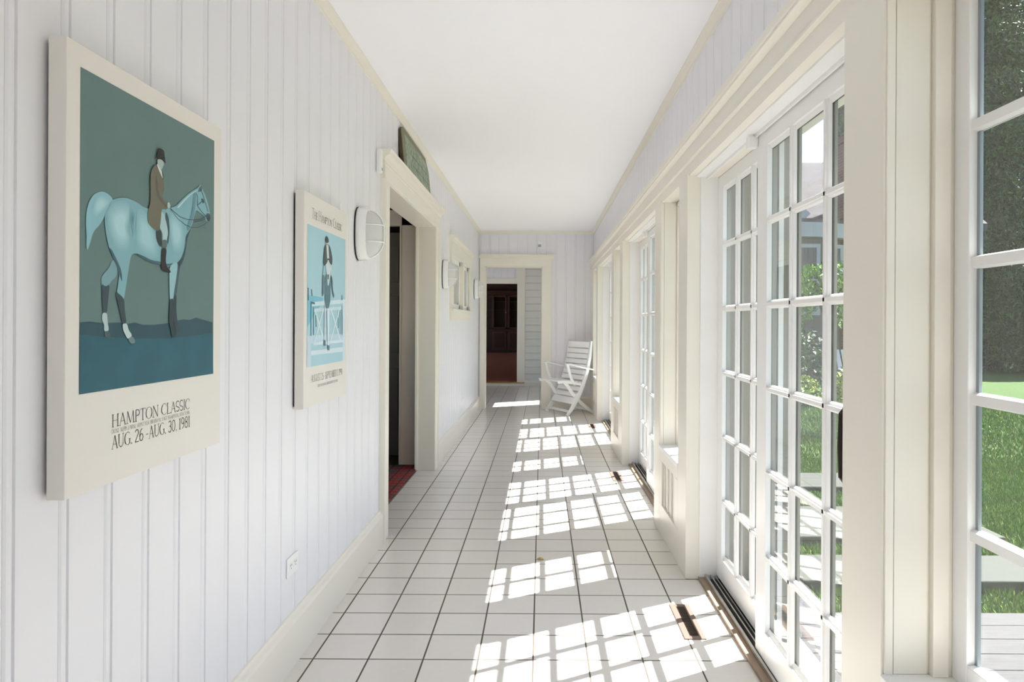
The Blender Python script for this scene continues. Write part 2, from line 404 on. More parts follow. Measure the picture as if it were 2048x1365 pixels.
# ------------------------------------------------------------------ back wall with doorway
BX0, BX1, BH = -.853, .005, 2.14
mb = MB()
for (a, b, z0, z1) in ((-1.1, BX0, 0, CEIL), (BX0, BX1, BH, CEIL), (BX1, XO, 0, CEIL)):
    mb.box(a, b, BACKY+.006, BACKY+.13, z0, z1, M['wall']); beads(mb, 'x', BACKY, -1, a, b, z0, z1, .2, M['wall'])
struct(mb.build('wall_back', fix=False))
mb = MB(); mb.prism([(BACKY+.001, 0), (BACKY-.025, 0), (BACKY-.025, .165), (BACKY-.012, .18), (BACKY-.008, .192), (BACKY+.001, .192)], 'x', .15, .76, M['trim'])
struct(mb.build('baseboard_back'))
d = struct(empty('door_6', (-.42, BACKY, 0)))
mb = MB()
mb.box(LW+.02, BX0, BACKY-.025, BACKY+.003, 0, 2.16, M['trim']); mb.box(BX1, BX1+.14, BACKY-.025, BACKY+.003, 0, 2.16, M['trim'])
mb.box(LW+.02, BX1+.14, BACKY-.027, BACKY+.003, 2.14, 2.27, M['trim'])
mb.prism([(BACKY+.003, 2.265), (BACKY-.03, 2.265), (BACKY-.05, 2.285), (BACKY-.065, 2.29), (BACKY-.065, 2.315), (BACKY+.003, 2.32)], 'x', LW+.002, BX1+.18, M['trim'])
mb.build('door_casing', d, bevel=.003)
mb = MB(); mb.box(BX0-.004, BX0+.012, BACKY, BACKY+.14, 0, 2.14, M['trim']); mb.box(BX1-.012, BX1+.004, BACKY, BACKY+.14, 0, 2.14, M['trim'])
mb.box(BX0, BX1, BACKY, BACKY+.14, 2.128, 2.142, M['trim']); mb.build('door_jamb', d)

# ------------------------------------------------------------------ vestibule beyond
VY1 = 14.2
mb = MB()
for a, b, z0, z1 in ((10.52, 10.8, 0, 2.8), (13.9, VY1, 0, 2.8), (10.8, 13.9, 0, .3), (10.8, 13.9, 2.4, 2.8)): mb.box(-2.0, -1.9, a, b, z0, z1, M['wall'])  # large unseen opening added here to bring sky light in
struct(mb.build('wall_vestibule'))
mb = MB(); mb.box(-2.0, -1.091, 10.52, VY1, -.12, 0, M['tile']); struct(mb.build('floor_vestibule'))
mb = MB(); mb.box(-2.0, 1.0, 10.52, 14.4, 2.8, 2.9, M['ceil']); struct(mb.build('ceiling_vestibule'))
mb = MB()
for a, b, z0, z1 in ((10.52, 11.12, 0, 2.8), (11.76, VY1, 0, 2.8), (11.12, 11.76, 0, .45), (11.12, 11.76, 2.15, 2.8)):
    mb.box(.25, .40, a, b, z0, z1, M['clap'])
struct(mb.build('wall_vestibule_right'))
# far wall : doorway X -1.13..-.5
FX0, FX1 = -1.45, -.505
mb = MB()
mb.box(-2.0, FX0, VY1, VY1+.12, 0, 2.8, M['wall']); mb.box(FX0, FX1, VY1+.006, VY1+.12, 2.12, 2.8, M['wall']); beads(mb, 'x', VY1, -1, -2.0, FX1, 2.2, 2.8, 0, M['wall'])
mb.box(-.36, .25, VY1+.01, VY1+.12, 0, 2.8, M['clap']); mb.box(FX1, -.36, VY1+.0, VY1+.12, 0, 2.8, M['wall'])
struct(mb.build('wall_far', fix=False))
mb = MB(); z = .11; P = .143
while z < 2.8:
    mb.prism([(VY1+.012, z), (VY1-.026, z), (VY1-.004, z+P-.009), (VY1+.012, z+P-.009)], 'x', -.345, .25, M['clap']); z += P
struct(mb.build('wall_siding'))
mb = MB()
mb.box(FX1, -.345, VY1-.03, VY1+.01, .06, 2.8, M['trim']); mb.box(FX0, FX1, VY1-.03, VY1+.01, 2.09, 2.2, M['trim']); mb.box(FX0-.14, FX0, VY1-.03, VY1+.01, .06, 2.2, M['trim'])
mb.box(-1.9, .25, VY1-.06, VY1+.01, 0, .055, M['trim'])
mb.box(-.345, .25, VY1-.035, VY1+.01, .05, .11, M['trim'])
struct(mb.build('trim_5', bevel=.003))
mb = MB(); mb.box(FX0-.1, -.35, VY1-.08, VY1+.14, .055, .072, M['sill2']); struct(mb.build('trim_6', bevel=.004))
# dark panelled room
mb = MB()
RX0, RX1, RY1 = -6, 3, 29
mb.box(RX0, RX1, VY1+.13, RY1, -.05, .06, M['darkfloor']); struct(mb.build('floor_dark_room'))
mb = MB(); mb.box(RX0, RX1, VY1+.13, RY1, 2.95, 3.04, M['mahog']); mb.box(RX0, RX1, 15.5, 15.75, 2.2, 2.95, M['mahog']); struct(mb.build('ceiling_dark_room'))
mb = MB()
mb.box(RX0, RX1, RY1, RY1+.1, 0, 3, M['mahog']); mb.box(RX0-.1, RX0, VY1+.13, 15.5, 0, 3, M['mahog']); mb.box(RX0-.1, RX0, 15.5, 28, 0, .2, M['mahog']); mb.box(RX0-.1, RX0, 15.5, 28, 2.7, 3, M['mahog']); mb.box(RX0-.1, RX0, 28, RY1, 0, 3, M['mahog']); mb.box(RX0, FX0, VY1+.121, VY1+.14, 0, 3, M['mahog'])
mb.box(FX1, RX1, VY1+.121, VY1+.14, 0, 3, M['mahog']); mb.box(FX0, FX1, VY1+.121, VY1+.14, 2.12, 3, M['mahog'])
mb.box(RX1, RX1+.1, VY1+.13, 17, 0, 3, M['mahog']); mb.box(RX1, RX1+.1, 27.5, RY1, 0, 3, M['mahog'])
mb.box(RX1, RX1+.1, 17, 27.5, 0, .5, M['mahog']); mb.box(RX1, RX1+.1, 17, 27.5, 2.3, 3, M['mahog'])
struct(mb.build('wall_dark_room'))  # both side walls have unseen openings added to light the room
mb = MB(); mb.box(RX0, RX1+.3, VY1+.13, RY1+.2, 3.04, 3.1, M['roof']); struct(mb.build('roof_dark_room'))
# china cabinet
CY = 28.3
cab = tag(empty('china_cabinet', (-1.2, CY, .06)), 'dark mahogany china cabinet with glazed upper doors in the far room', 'cabinet')
mb = MB(); dk = M['mahogdark']
cx0, cx1 = -2.9, .2
mb.box(cx0, cx1, CY, CY+.5, .06, .98, dk); mb.box(cx0-.03, cx1+.03, CY-.04, CY+.5, .98, 1.02, M['mahog'])
mb.box(cx0, cx1, CY+.45, CY+.5, 1.02, 2.45, dk)
for x in (cx0, -2.05, -1.42, -.78, .15): mb.box(x, x+.05, CY+.1, CY+.46, 1.02, 2.45, dk)
mb.box(cx0-.04, cx1+.04, CY+.04, CY+.5, 2.42, 2.55, dk); mb.box(cx0-.08, cx1+.08, CY, CY+.5, 2.52, 2.6, dk)
mb.build('body', cab, bevel=.004)
mb = MB()
for z in (1.42, 1.80, 2.15): mb.box(cx0, cx1, CY+.16, CY+.45, z, z+.02, dk)
mb.build('shelves', cab)
for x in (-2.02, -1.38, -.74):
    mb = MB(); a, b = x, x+.58
    mb.box(a, a+.06, CY+.07, CY+.1, 1.03, 2.41, M['mahog']); mb.box(b-.06, b, CY+.07, CY+.1, 1.03, 2.41, M['mahog'])
    mb.box(a, b, CY+.07, CY+.1, 1.03, 1.1, M['mahog']); mb.box(a, b, CY+.07, CY+.1, 2.34, 2.41, M['mahog'])
    o = mb.build('glazed_door', cab, bevel=.003)
    mb = MB(); mb.box(a+.06, b-.06, CY+.083, CY+.087, 1.1, 2.34, M['glass']); g_ = mb.build('glass_pane', cab); g_.parent = o; g_.location = (0, 0, 0)
    mb = MB(); mb.lathe([(.004, -.02), (.016, -.012), (.016, .012), (.004, .02)], (b-.03, CY+.055, 1.7), M['sill2'], 10); g_ = mb.build('knob', cab); g_.parent = o; g_.location = (0, 0, 0)
    mb = MB(); mb.box(a, b, CY-.02, CY, .16, .94, M['mahog']); mb.box(a+.08, b-.08, CY-.028, CY-.018, .26, .84, dk); mb.build('cupboard_door', cab, bevel=.004)
def plate(x, z, r, lab):
    mb = MB(); v = []
    prof = [(.0, .012), (r*.6, .012), (r, .03), (r, .034), (r*.6, .018), (0.001, .018)]
    n = 20; cy = CY+.40
    for rr, dd_ in prof:
        for k in range(n): v.append((x+rr*math.cos(2*math.pi*k/n), cy-dd_, z+r+rr*math.sin(2*math.pi*k/n)))
    f = [(i*n+k, i*n+(k+1) % n, (i+1)*n+(k+1) % n, (i+1)*n+k) for i in range(len(prof)-1) for k in range(n)]
    mb.add(v, f, M['china']); tag(mb.build('plate', smooth=True), lab, 'plate', 'china standing in the far cabinet')
plate(-.70, 2.17, .10, 'round white plate on the top shelf of the far cabinet')
plate(-.50, 2.17, .08, 'smaller white plate at the right end of the far cabinet\'s top shelf')
plate(-.70, 1.82, .09, 'round white plate on the middle shelf of the far cabinet')
plate(-.50, 1.82, .10, 'larger white plate at the right of the far cabinet\'s middle shelf')
for x, h, l in ((-.76, .30, 'tall white jug at the left of the far cabinet\'s lower shelf'), (-.62, .34, 'tallest white jug standing on the far cabinet\'s lower shelf'), (-.47, .3, 'white jug at the right of the far cabinet\'s lower shelf')):
    mb = MB(); mb.lathe([(.035, 0), (.055, .04), (.06, h*.4), (.035, h*.7), (.03, h*.85), (.045, h)], (x, CY+.28, 1.02+.0), M['china'], 16)
    tag(mb.build('jug', smooth=True), l, 'jug', 'white jugs in the far cabinet')

# ------------------------------------------------------------------ right wall : pattern of doors and windows
PER = 2.81
DOORS = [1.69+PER*k for k in (-1, 0, 1, 2)]          # near ends; width 1.82
DWID = 1.82
WINS = [(0.91+PER*k, 1.49+PER*k) for k in (0, 1, 2, 3)]
FACE = .735
mb = MB()
mb.box(.765, .93, Y0-.1, BACKY, 2.055, 2.162, M['trim']); mb.box(RW+.006, .99, Y0-.1, BACKY+.1, 2.16, CEIL+.05, M['wall'])
beads(mb, 'y', RW, -1, Y0, BACKY, 2.16, CEIL, 2.83, M['wall'])
struct(mb.build('wall_right', fix=False))
mb = MB()
hp = [(.80, 2.048), (.742, 2.048), (.742, 2.108), (.727, 2.110), (.727, 2.118), (.735, 2.122), (.735, 2.186), (.728, 2.190), (.718, 2.193), (.710, 2.196), (.710, 2.204), (.713, 2.207), (.706, 2.212), (.706, 2.240), (.78, 2.242), (.80, 2.16)]
mb.prism(hp, 'y', Y0, BACKY, M['trim'])
struct(mb.build('trim_7', bevel=.0012))
# posts
posts = []
edges = [Y0]
for k in range(4):
    D0 = DOORS[k]; D1 = D0+DWID; W0, W1 = WINS[k]
    posts.append((D1, W0)); posts.append((W1, DOORS[k+1] if k < 3 else BACKY))
posts.append((Y0-.1, DOORS[0]+DWID+.01))
mb = MB()
for a, b in posts:
    mb.box(FACE, .925, a, b, 0, 2.06, M['trim'])
    if b < BACKY-.01 and a > Y0:
        pass
struct(mb.build('wall_right_posts', bevel=.003))
for i, (W0, W1) in enumerate(WINS):
    win = struct(empty('window_%d' % (i+1), (.87, (W0+W1)/2, .55)))
    # panelled wainscot below
    mb = MB()
    mb.box(.75, .92, W0, W1, 0, .515, M['trim'])
    mb.box(FACE, .752, W0, W1, 0, .19, M['trim']); mb.box(FACE, .752, W0, W1, .455, .52, M['trim'])
    mb.box(FACE, .752, W0, W0+.09, .19, .455, M['trim']); mb.box(FACE, .752, W1-.09, W1, .19, .455, M['trim'])
    for y in np.linspace(W0+.13, W1-.13, 4): mb.box(.742, .752, y-.008, y+.008, .19, .455, M['trim'])
    mb.build('wainscot_panel', win, bevel=.003)
    mb = MB(); mb.box(FACE-.004, .90, W0, W1, .52, .548, M['frame']); mb.build('window_sill', win, bevel=.004)
    mb = MB()
    for s_, yy in ((1, W0), (-1, W1)):   # stepped jamb liners
        for x0, x1, dpt in ((FACE+.004, .757, .006), (.759, .832, .004), (.836, .870, .018), (.870, .93, .012)):
            y2 = yy+s_*dpt; mb.box(x0, x1, min(yy, y2), max(yy, y2), .548, 2.048, M['trim'])
    mb.box(.836, .87, W0, W1, 2.028, 2.048, M['trim'])
    mb.build('jamb_liner', win, bevel=.0015)
    a, b = W0+.014, W1-.014
    z0, z1 = .548, 2.04
    mb = MB(); f = M['frame']; sx0, sx1 = .878, .904
    mb.box(sx0, sx1, a, a+.052, z0, z1, f); mb.box(sx0, sx1, b-.052, b, z0, z1, f)
    mb.box(sx0, sx1, a+.052, b-.052, z0, .60, f); mb.box(sx0, sx1, a+.052, b-.052, 1.985, z1, f)
    sash = mb.build('sash', win, bevel=.003)
    mb = MB(); ga, gb = a+.052, b-.052
    for z in (.865, 1.147, 1.429, 1.711):
        for xc, sg in ((.888, -1), (.908, 1)): mb.prism([(.896 if sg < 0 else .900, z-.014), (xc-.004*sg*-1, z-.010), (xc+.004*sg, z-.005), (xc+.004*sg, z+.005), (xc-.004*sg*-1, z+.010), (.896 if sg < 0 else .900, z+.014)], 'y', ga, gb, f)
    ym = (ga+gb)/2
    for xc, sg in ((.888, -1), (.908, 1)): mb.prism([(.896 if sg < 0 else .900, ym-.014), (xc+.004*sg, ym-.012), (xc+.004*sg, ym+.012), (.896 if sg < 0 else .900, ym+.018)], 'z', .60, 1.985, f)
    o = mb.build('muntin_grid', win); o.parent = sash; o.location = (0, 0, 0)
    mb = MB()
    for y0, y1 in ((ga, ga+.009), (gb-.009, gb)): mb.box(.8945, .9015, y0, y1, .60, 1.985, M['spacer'])
    o = mb.build('glazing_spacer', win); o.parent = sash; o.location = (0, 0, 0)
    mb = MB(); mb.box(.896, .900, ga, gb, .60, 1.985, M['glass']); o = mb.build('glass_pane', win); o.parent = sash; o.location = (0, 0, 0)

ZM = (1.690, 1.373, 1.056, .739, .422)
def door_panel(root, name, x0, x1, a, b, ga, gb, ym, zb=.03, zt=2.035):
    f = M['frame']; g0, g1 = .14, 1.972; xm = (x0+x1)/2
    mb = MB(); e = M['ext_paint']
    for p0, p1, q in ((x0, xm, f), (xm, x1, e)):
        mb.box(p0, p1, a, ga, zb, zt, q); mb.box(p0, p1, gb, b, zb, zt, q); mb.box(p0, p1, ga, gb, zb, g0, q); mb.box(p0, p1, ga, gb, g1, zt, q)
    p = mb.build(name, root, bevel=.002)
    mb = MB()
    for sg in (-1, 1):
        f = M['frame'] if sg < 0 else M['ext_paint']; xi = xm+sg*.003; xo = x0-.001 if sg < 0 else x1+.001
        q = [(xi, -.016), (xo-sg*.008, -.012), (xo-sg*.006, -.006), (xo, -.006), (xo, .006), (xo-sg*.006, .006), (xo-sg*.008, .012), (xi, .016)] if sg < 0 else [(xi, -.011), (xi+.008, -.005), (xi+.008, .005), (xi, .011)]
        for z in ZM: mb.prism([(a_, z+b_) for a_, b_ in q], 'y', ga, gb, f)
        if sg > 0: q = [(xi, -.019), (xi+.010, -.017), (xi+.010, .017), (xi, .019)]
        for y in ym: mb.prism([(a_, y+b_) for a_, b_ in q], 'z', g0, g1, f)
        # bead round the glass
        mb.prism([(xi, g0), (xo-sg*.01, g0), (xi, g0+.016)], 'y', ga, gb, f); mb.prism([(xi, g1), (xo-sg*.01, g1), (xi, g1-.016)], 'y', ga, gb, f)
    o = mb.build('muntin_grid', root); o.parent = p; o.location = (0, 0, 0)
    mb = MB(); mb.box(xm-.002, xm+.002, ga, gb, g0, g1, M['glass']); o = mb.build('glass_pane', root); o.parent = p; o.location = (0, 0, 0)
    return p
def sliding_door(idx, D0):
    r = struct(empty('door_%d' % idx, (.87, D0+DWID/2, 0)))
    D1 = D0+DWID
    mb = MB(); f = M['frame']
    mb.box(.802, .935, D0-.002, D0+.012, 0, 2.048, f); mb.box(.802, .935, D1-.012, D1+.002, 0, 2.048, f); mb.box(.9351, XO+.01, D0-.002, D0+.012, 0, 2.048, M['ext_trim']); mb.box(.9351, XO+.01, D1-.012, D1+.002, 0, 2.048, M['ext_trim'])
    mb.box(.778, .838, D0, D1, 2.040, 2.060, f); mb.box(.8385, XO+.01, D0, D1, 2.0365, 2.0605, M['trim'])
    mb.box(.828, .836, D0, D1, 2.026, 2.042, f)
    mb.build('door_frame', r, bevel=.0015)
    mb = MB()
    mb.box(.800, .828, D0, D1, 0, .016, M['wood_sill']); mb.box(.828, .838, D0, D1, 0, .032, M['alu'])
    mb.box(.838, .886, D0, D1, 0, .006, M['dark']); mb.box(.858, .864, D0, D1, .0, .028, M['alu'])
    mb.box(.880, .886, D0, D1, 0, .024, M['alu']); mb.box(.906, .912, D0, D1, 0, .028, M['alu']); mb.box(.886, .94, D0, D1, 0, .008, M['dark'])
    mb.box(.94, 1.06, D0, D1, -.04, .02, M['alu'])
    mb.build('door_track', r)
    p = door_panel(r, 'sliding_panel', .842, .882, D0+.015, D0+1.02, D0+.19, D0+.905, (D0+.378, D0+.661))
    mb = MB()
    hy = D0+.160
    mb.tube([(.842, hy, .87), (.815, hy, .875), (.803, hy, .89), (.80, hy, .97), (.803, hy, 1.06), (.815, hy, 1.078), (.842, hy, 1.083)], .008, M['bronze'], 10)
    mb.box(.836, .843, hy-.010, hy+.010, .85, 1.10, M['bronze'])
    o = mb.build('handle', r, smooth=False); o.parent = p; o.location = (0, 0, 0); o['label'] = 'dark bronze pull handle'
    door_panel(r, 'fixed_panel', .889, .929, D0+.91, D0+1.808, D0+1.01, D0+1.715, (D0+1.25, D0+1.485))
    mb = MB(); mb.box(.800, .838, D0+1.005, D0+1.035, 1.985, 2.03, f); mb.build('top_guide', r, bevel=.004)
for i, D0 in enumerate(DOORS[1:]): sliding_door(i+1, D0)

# exterior pilasters and casings
mb = MB()
for D0 in DOORS:
    D1 = D0+DWID
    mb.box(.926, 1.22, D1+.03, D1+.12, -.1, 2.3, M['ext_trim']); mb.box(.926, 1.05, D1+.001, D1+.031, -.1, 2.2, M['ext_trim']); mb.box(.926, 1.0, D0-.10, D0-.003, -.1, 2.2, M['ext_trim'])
mb.box(.931, 1.03, Y0, BACKY+.3, 2.052, 2.9, M['ext_trim'])
struct(mb.build('wall_outside', bevel=.004))
# unseen wall behind the camera, wide opening added to let daylight in
mb = MB(); mb.box(-1.1, XO, Y0-.1, Y0, 0, .35, M['wall']); mb.box(-1.1, XO, Y0-.1, Y0, 2.5, CEIL, M['wall'])
for x in (-1.0, -.40, .15, .85): mb.box(x-.05, x+.05, Y0-.1, Y0, .35, 2.5, M['frame'])
struct(mb.build('wall_front'))
mb = MB(); mb.box(-30, 1.13, -30, -2.72, -.3, -.25, M['terrace']); mb.box(-30, -6.3, -2.6, 45, -.3, -.25, M['terrace']); mb.box(-6.3, -2.1, 10.62, 14.3, -.3, -.25, M['terrace']); struct(mb.build('ground_bounce'))  # unseen pale ground added to reflect sun into the rooms

# ------------------------------------------------------------------ things on the left wall
def unproj(px, py, X):
    """where the sight line of a measured point meets the poster plane (all lies flat in that plane)"""
    xt = px+(py-VY)*ROLL; yt = py-(px-VX)*ROLL
    Y = FPX*X/(xt-VX); return (Y, CAMZ-(yt-VY)*Y/FPX)
_lv = {}
def lift(X):
    k = round(X, 6); _lv[k] = _lv.get(k, 0)+1; return X+_lv[k]*8e-6
def flat(mb, pts, X, m):
    """one filled ink shape, triangulated"""
    from mathutils.geometry import tessellate_polygon
    X = lift(X)
    v = [(X, a, b) for a, b in pts]; t = tessellate_polygon([[Vector(p) for p in v]])
    mb.add(v, [tuple(q) for q in t], m)
def stroke(mb, pts, wd, X, m, up=True):
    if up: X = lift(X)
    for i in range(len(pts)-1):
        a = Vector(pts[i]); b = Vector(pts[i+1]); d_ = b-a
        if d_.length < 1e-7: continue
        n_ = Vector((-d_.y, d_.x)).normalized()*wd/2; e = d_.normalized()*wd*.2
        q = [a-e+n_, b+e+n_, b+e-n_, a-e-n_]; mb.add([(X, p.x, p.y) for p in q], [(0, 1, 2, 3)], m)
# roman capitals as strokes in a unit-high box:  (width, [(points, thickness)])
TK, TN = .085, .035
def arc(cx, cy, rx, ry, a0, a1, n=12): return [(cx+rx*math.cos(R(a0+(a1-a0)*i/n)), cy+ry*math.sin(R(a0+(a1-a0)*i/n))) for i in range(n+1)]
def sf(x, y, wd=.09): return ([(x-wd, y), (x+wd, y)], TN)
G = {
 'H': (.72, [([(.12, 0), (.12, 1)], TK), ([(.60, 0), (.60, 1)], TK), ([(.12, .52), (.60, .52)], TN), sf(.12, 0), sf(.12, 1), sf(.6, 0), sf(.6, 1)]),
 'A': (.70, [([(.08, 0), (.36, 1)], TN), ([(.36, 1), (.62, 0)], TK), ([(.18, .34), (.53, .34)], TN), sf(.08, 0, .07), sf(.62, 0, .07)]),
 'M': (.92, [([(.12, 0), (.17, 1)], TN), ([(.17, 1), (.46, .05)], TK), ([(.46, .05), (.75, 1)], TN), ([(.75, 1), (.80, 0)], TK), sf(.12, 0), sf(.8, 0)]),
 'P': (.56, [([(.12, 0), (.12, 1)], TK), (arc(.24, .74, .26, .25, 90, -90), TK*.8), ([(.12, .99), (.24, .99)], TN), ([(.12, .49), (.24, .49)], TN), sf(.12, 0)]),
 'B': (.58, [([(.12, 0), (.12, 1)], TK), (arc(.24, .76, .22, .23, 90, -90), TK*.8), (arc(.26, .265, .26, .26, 90, -90), TK*.8), ([(.12, .99), (.24, .99)], TN), ([(.12, .52), (.24, .52)], TN), ([(.12, .01), (.24, .01)], TN)]),
 'R': (.64, [([(.12, 0), (.12, 1)], TK), (arc(.24, .74, .24, .25, 90, -90), TK*.8), ([(.12, .99), (.24, .99)], TN), ([(.12, .49), (.24, .49)], TN), ([(.28, .49), (.60, 0)], TK), sf(.12, 0)]),
 'D': (.72, [([(.12, 0), (.12, 1)], TK), (arc(.22, .5, .42, .49, 90, -90, 16), TK*.8), ([(.12, .99), (.22, .99)], TN), ([(.12, .01), (.22, .01)], TN)]),
 'T': (.62, [([(.31, 0), (.31, 1)], TK), ([(.02, .985), (.60, .985)], TN), sf(.31, 0), ([(.03, .99), (.03, .88)], TN), ([(.59, .99), (.59, .88)], TN)]),
 'E': (.52, [([(.12, 0), (.12, 1)], TK), ([(.05, .985), (.46, .985)], TN), ([(.12, .52), (.40, .52)], TN), ([(.05, .015), (.48, .015)], TN)]),
 'F': (.50, [([(.12, 0), (.12, 1)], TK), ([(.05, .985), (.46, .985)], TN), ([(.12, .52), (.40, .52)], TN), sf(.12, 0)]),
 'L': (.48, [([(.12, 0), (.12, 1)], TK), ([(.05, .015), (.46, .015)], TN), ([(.46, 0), (.46, .14)], TN), sf(.12, 1)]),
 'I': (.24, [([(.12, 0), (.12, 1)], TK), sf(.12, 0), sf(.12, 1)]),
 'O': (.78, [(arc(.39, .5, .33, .5, 45, 135, 8), TN), (arc(.39, .5, .33, .5, 135, 225, 8), TK), (arc(.39, .5, .33, .5, 225, 315, 8), TN), (arc(.39, .5, .33, .5, 315, 405, 8), TK)]),
 'C': (.68, [(arc(.40, .5, .34, .5, 50, 130, 8), TN), (arc(.40, .5, .34, .5, 130, 230, 10), TK), (arc(.40, .5, .34, .5, 230, 312, 8), TN), ([(.62, .88), (.63, .72)], TN)]),
 'G': (.74, [(arc(.40, .5, .34, .5, 50, 130, 8), TN), (arc(.40, .5, .34, .5, 130, 230, 10), TK), (arc(.40, .5, .34, .5, 230, 310, 8), TN), ([(.63, .1), (.63, .45)], TK), ([(.5, .45), (.72, .45)], TN)]),
 'N': (.76, [([(.12, 0), (.12, 1)], TN), ([(.12, 1), (.62, 0)], TK), ([(.62, 0), (.62, 1)], TN), sf(.12, 0), sf(.62, 1)]),
 'S': (.50, [(arc(.25, .75, .19, .24, 35, 180, 10)+arc(.25, .5, .19, .02, 180, 181, 1)+[(.40, .36)]+arc(.25, .25, .19, .24, 15, -150, 10), TK*.75)]),
 'U': (.72, [([(.12, 1), (.12, .3)], TK), (arc(.35, .3, .23, .29, 180, 360, 12), TK*.6), ([(.58, .3), (.58, 1)], TN), sf(.12, 1), sf(.58, 1)]),
 'K': (.66, [([(.12, 0), (.12, 1)], TK), ([(.56, 1), (.14, .45)], TN), ([(.24, .56), (.62, 0)], TK), sf(.12, 0), sf(.12, 1)]),
 'W': (.98, [([(.05, 1), (.27, 0)], TK), ([(.27, 0), (.5, 1)], TN), ([(.5, 1), (.72, 0)], TK), ([(.72, 0), (.93, 1)], TN)]),
 'Y': (.64, [([(.04, 1), (.32, .5)], TK), ([(.6, 1), (.32, .5)], TN), ([(.32, .5), (.32, 0)], TK), sf(.32, 0)]),
 '1': (.34, [([(.18, 0), (.18, 1)], TK), ([(.18, .99), (.07, .88)], TN), sf(.18, 0)]),
 '2': (.54, [(arc(.26, .75, .20, .24, 160, -20, 10)+[(.06, .03)], TK*.75), ([(.05, .03), (.48, .03)], TK*.8)]),
 '3': (.50, [(arc(.23, .76, .18, .23, 150, -90, 10)+arc(.23, .27, .21, .26, 90, -150, 10), TK*.75)]),
 '5': (.50, [([(.43, .98), (.12, .98), (.10, .55)], TN), (arc(.22, .29, .22, .28, 110, -150, 12), TK*.8)]),
 '6': (.56, [(arc(.28, .29, .20, .28, 0, 360, 16), TK*.7), (arc(.40, .35, .32, .64, 100, 180, 8), TK*.8)]),
 '8': (.54, [(arc(.27, .76, .17, .23, 0, 360, 14), TK*.7), (arc(.27, .26, .21, .26, 0, 360, 14), TK*.7)]),
 '9': (.56, [(arc(.27, .71, .20, .28, 0, 360, 16), TK*.7), (arc(.15, .65, .32, .64, 280, 360, 8), TK*.8)]),
 '0': (.58, [(arc(.29, .5, .22, .49, 0, 360, 20), TK*.7)]),
 '.': (.20, [([(.07, .04), (.14, .04)], .09)]), ',': (.20, [([(.07, .05), (.14, .05)], .09), ([(.13, .04), (.07, -.14)], TN)]),
 '-': (.36, [([(.05, .40), (.30, .40)], TN*1.4)]), ' ': (.28, []),
}
def write(mb, text, a0, a1, z, h, X, m, big=None, bold=1.0):
    """text filling a0..a1 along the wall with cap height h; letters in `big` positions get taller"""
    adv = []; hs = []
    for i, ch in enumerate(text):
        k = 1.0
        if big is not None: k = 1.35 if (i == 0 or text[i-1] == ' ') else .95
        hs.append(k); adv.append(G[ch][0]*k)
    s_ = (a1-a0)/sum(adv); y = a0
    for ch, k, ad in zip(text, hs, adv):
        for pts, wd in G[ch][1]:
            vert = abs(pts[0][0]-pts[-1][0]) < abs(pts[0][1]-pts[-1][1])
            stroke(mb, [(y+p[0]*k*s_, z+p[1]*k*h) for p in pts], wd*min(h, s_)*bold*(1.0), X, m, False)
        y += ad*s_
PX = -.907
def canvas(name, y0, y1, z0, z1, label):
    o = tag(empty(name, (LW, (y0+y1)/2, z0)), label, 'poster', 'framed horse show posters on the left wall')
    mb = MB(); mb.box(LW+.008, PX, y0, y1, z0, z1, M['poster'])
    c = mb.build('canvas', o, bevel=.0015)
    mb = MB(); mb.box(LW+.0015, LW+.008, y0+.01, y1-.01, z0+.01, z1-.01, M['black']); mb.build('gap_shade_slab', o)  # black slab stands in for shade in the gap behind the canvas
    return o
# poster one : grey horse and rider in a top hat
po = canvas('horse_poster', 1.317, 1.954, .956, 1.842, 'large teal poster of a rider in a top hat on a grey horse')
mb = MB()
pic = [(1.357, 1.154), (1.910, 1.154), (1.910, 1.797), (1.357, 1.797)]
EX = [PX+.0006+.0003*i for i in range(12)]
def zone2(pts): return [unproj(140+x/3.103, 360+y/3.103, PX) for x, y in pts]
def zoneh(pts): return [unproj(290+x/4.873, 280+y/4.873, PX) for x, y in pts]
flat(mb, pic, EX[0], art((98, 124, 124), .06))
hz = zone2([(44, 885), (120, 880), (200, 890), (300, 885), (350, 895), (400, 886), (450, 900), (520, 901), (600, 890), (650, 876), (700, 866), (740, 870), (780, 855), (830, 870), (882, 885)])
hz = [(min(max(a, 1.357), 1.910), b) for a, b in hz]
flat(mb, hz+[(1.910, 1.154), (1.357, 1.154)], EX[1], art((38, 78, 90), .2))
g2 = zone2([(44, 960), (200, 975), (400, 985), (600, 985), (760, 970), (882, 950)]); g2 = [(min(max(a, 1.357), 1.910), b) for a, b in g2]
flat(mb, g2+[(1.910, 1.154), (1.357, 1.154)], EX[2], art((34, 92, 108), .22))
def chaikin(p, it=2):
    for _ in range(it):
        q = []
        for i in range(len(p)):
            a = p[i]; b = p[(i+1) % len(p)]; q += [(a[0]*.78+b[0]*.22, a[1]*.78+b[1]*.22), (a[0]*.22+b[0]*.78, a[1]*.22+b[1]*.78)]
        p = q
    return p
def A(pts, lvl, c, nz=0.0): flat(mb, zone2(chaikin(pts)), EX[lvl], art(c, nz))
def H(pts, lvl, c, nz=0.0): flat(mb, zoneh(chaikin(pts)), EX[lvl], art(c, nz))
def SOFT(pts, lvl, c0, c1, n=6, s1=.45):
    """airbrushed print tone: nested shapes from colour c0 at the rim to c1 in the middle"""
    p = chaikin(pts); cx = sum(a for a, b in p)/len(p); cy = sum(b for a, b in p)/len(p)
    for i in range(n):
        k = 1-(1-s1)*i/(n-1); f = (i+1)/n
        flat(mb, zone2([(cx+(a-cx)*k, cy+(b-cy)*k) for a, b in p]), EX[lvl], art(tuple(int(u+(v-u)*f) for u, v in zip(c0, c1))))
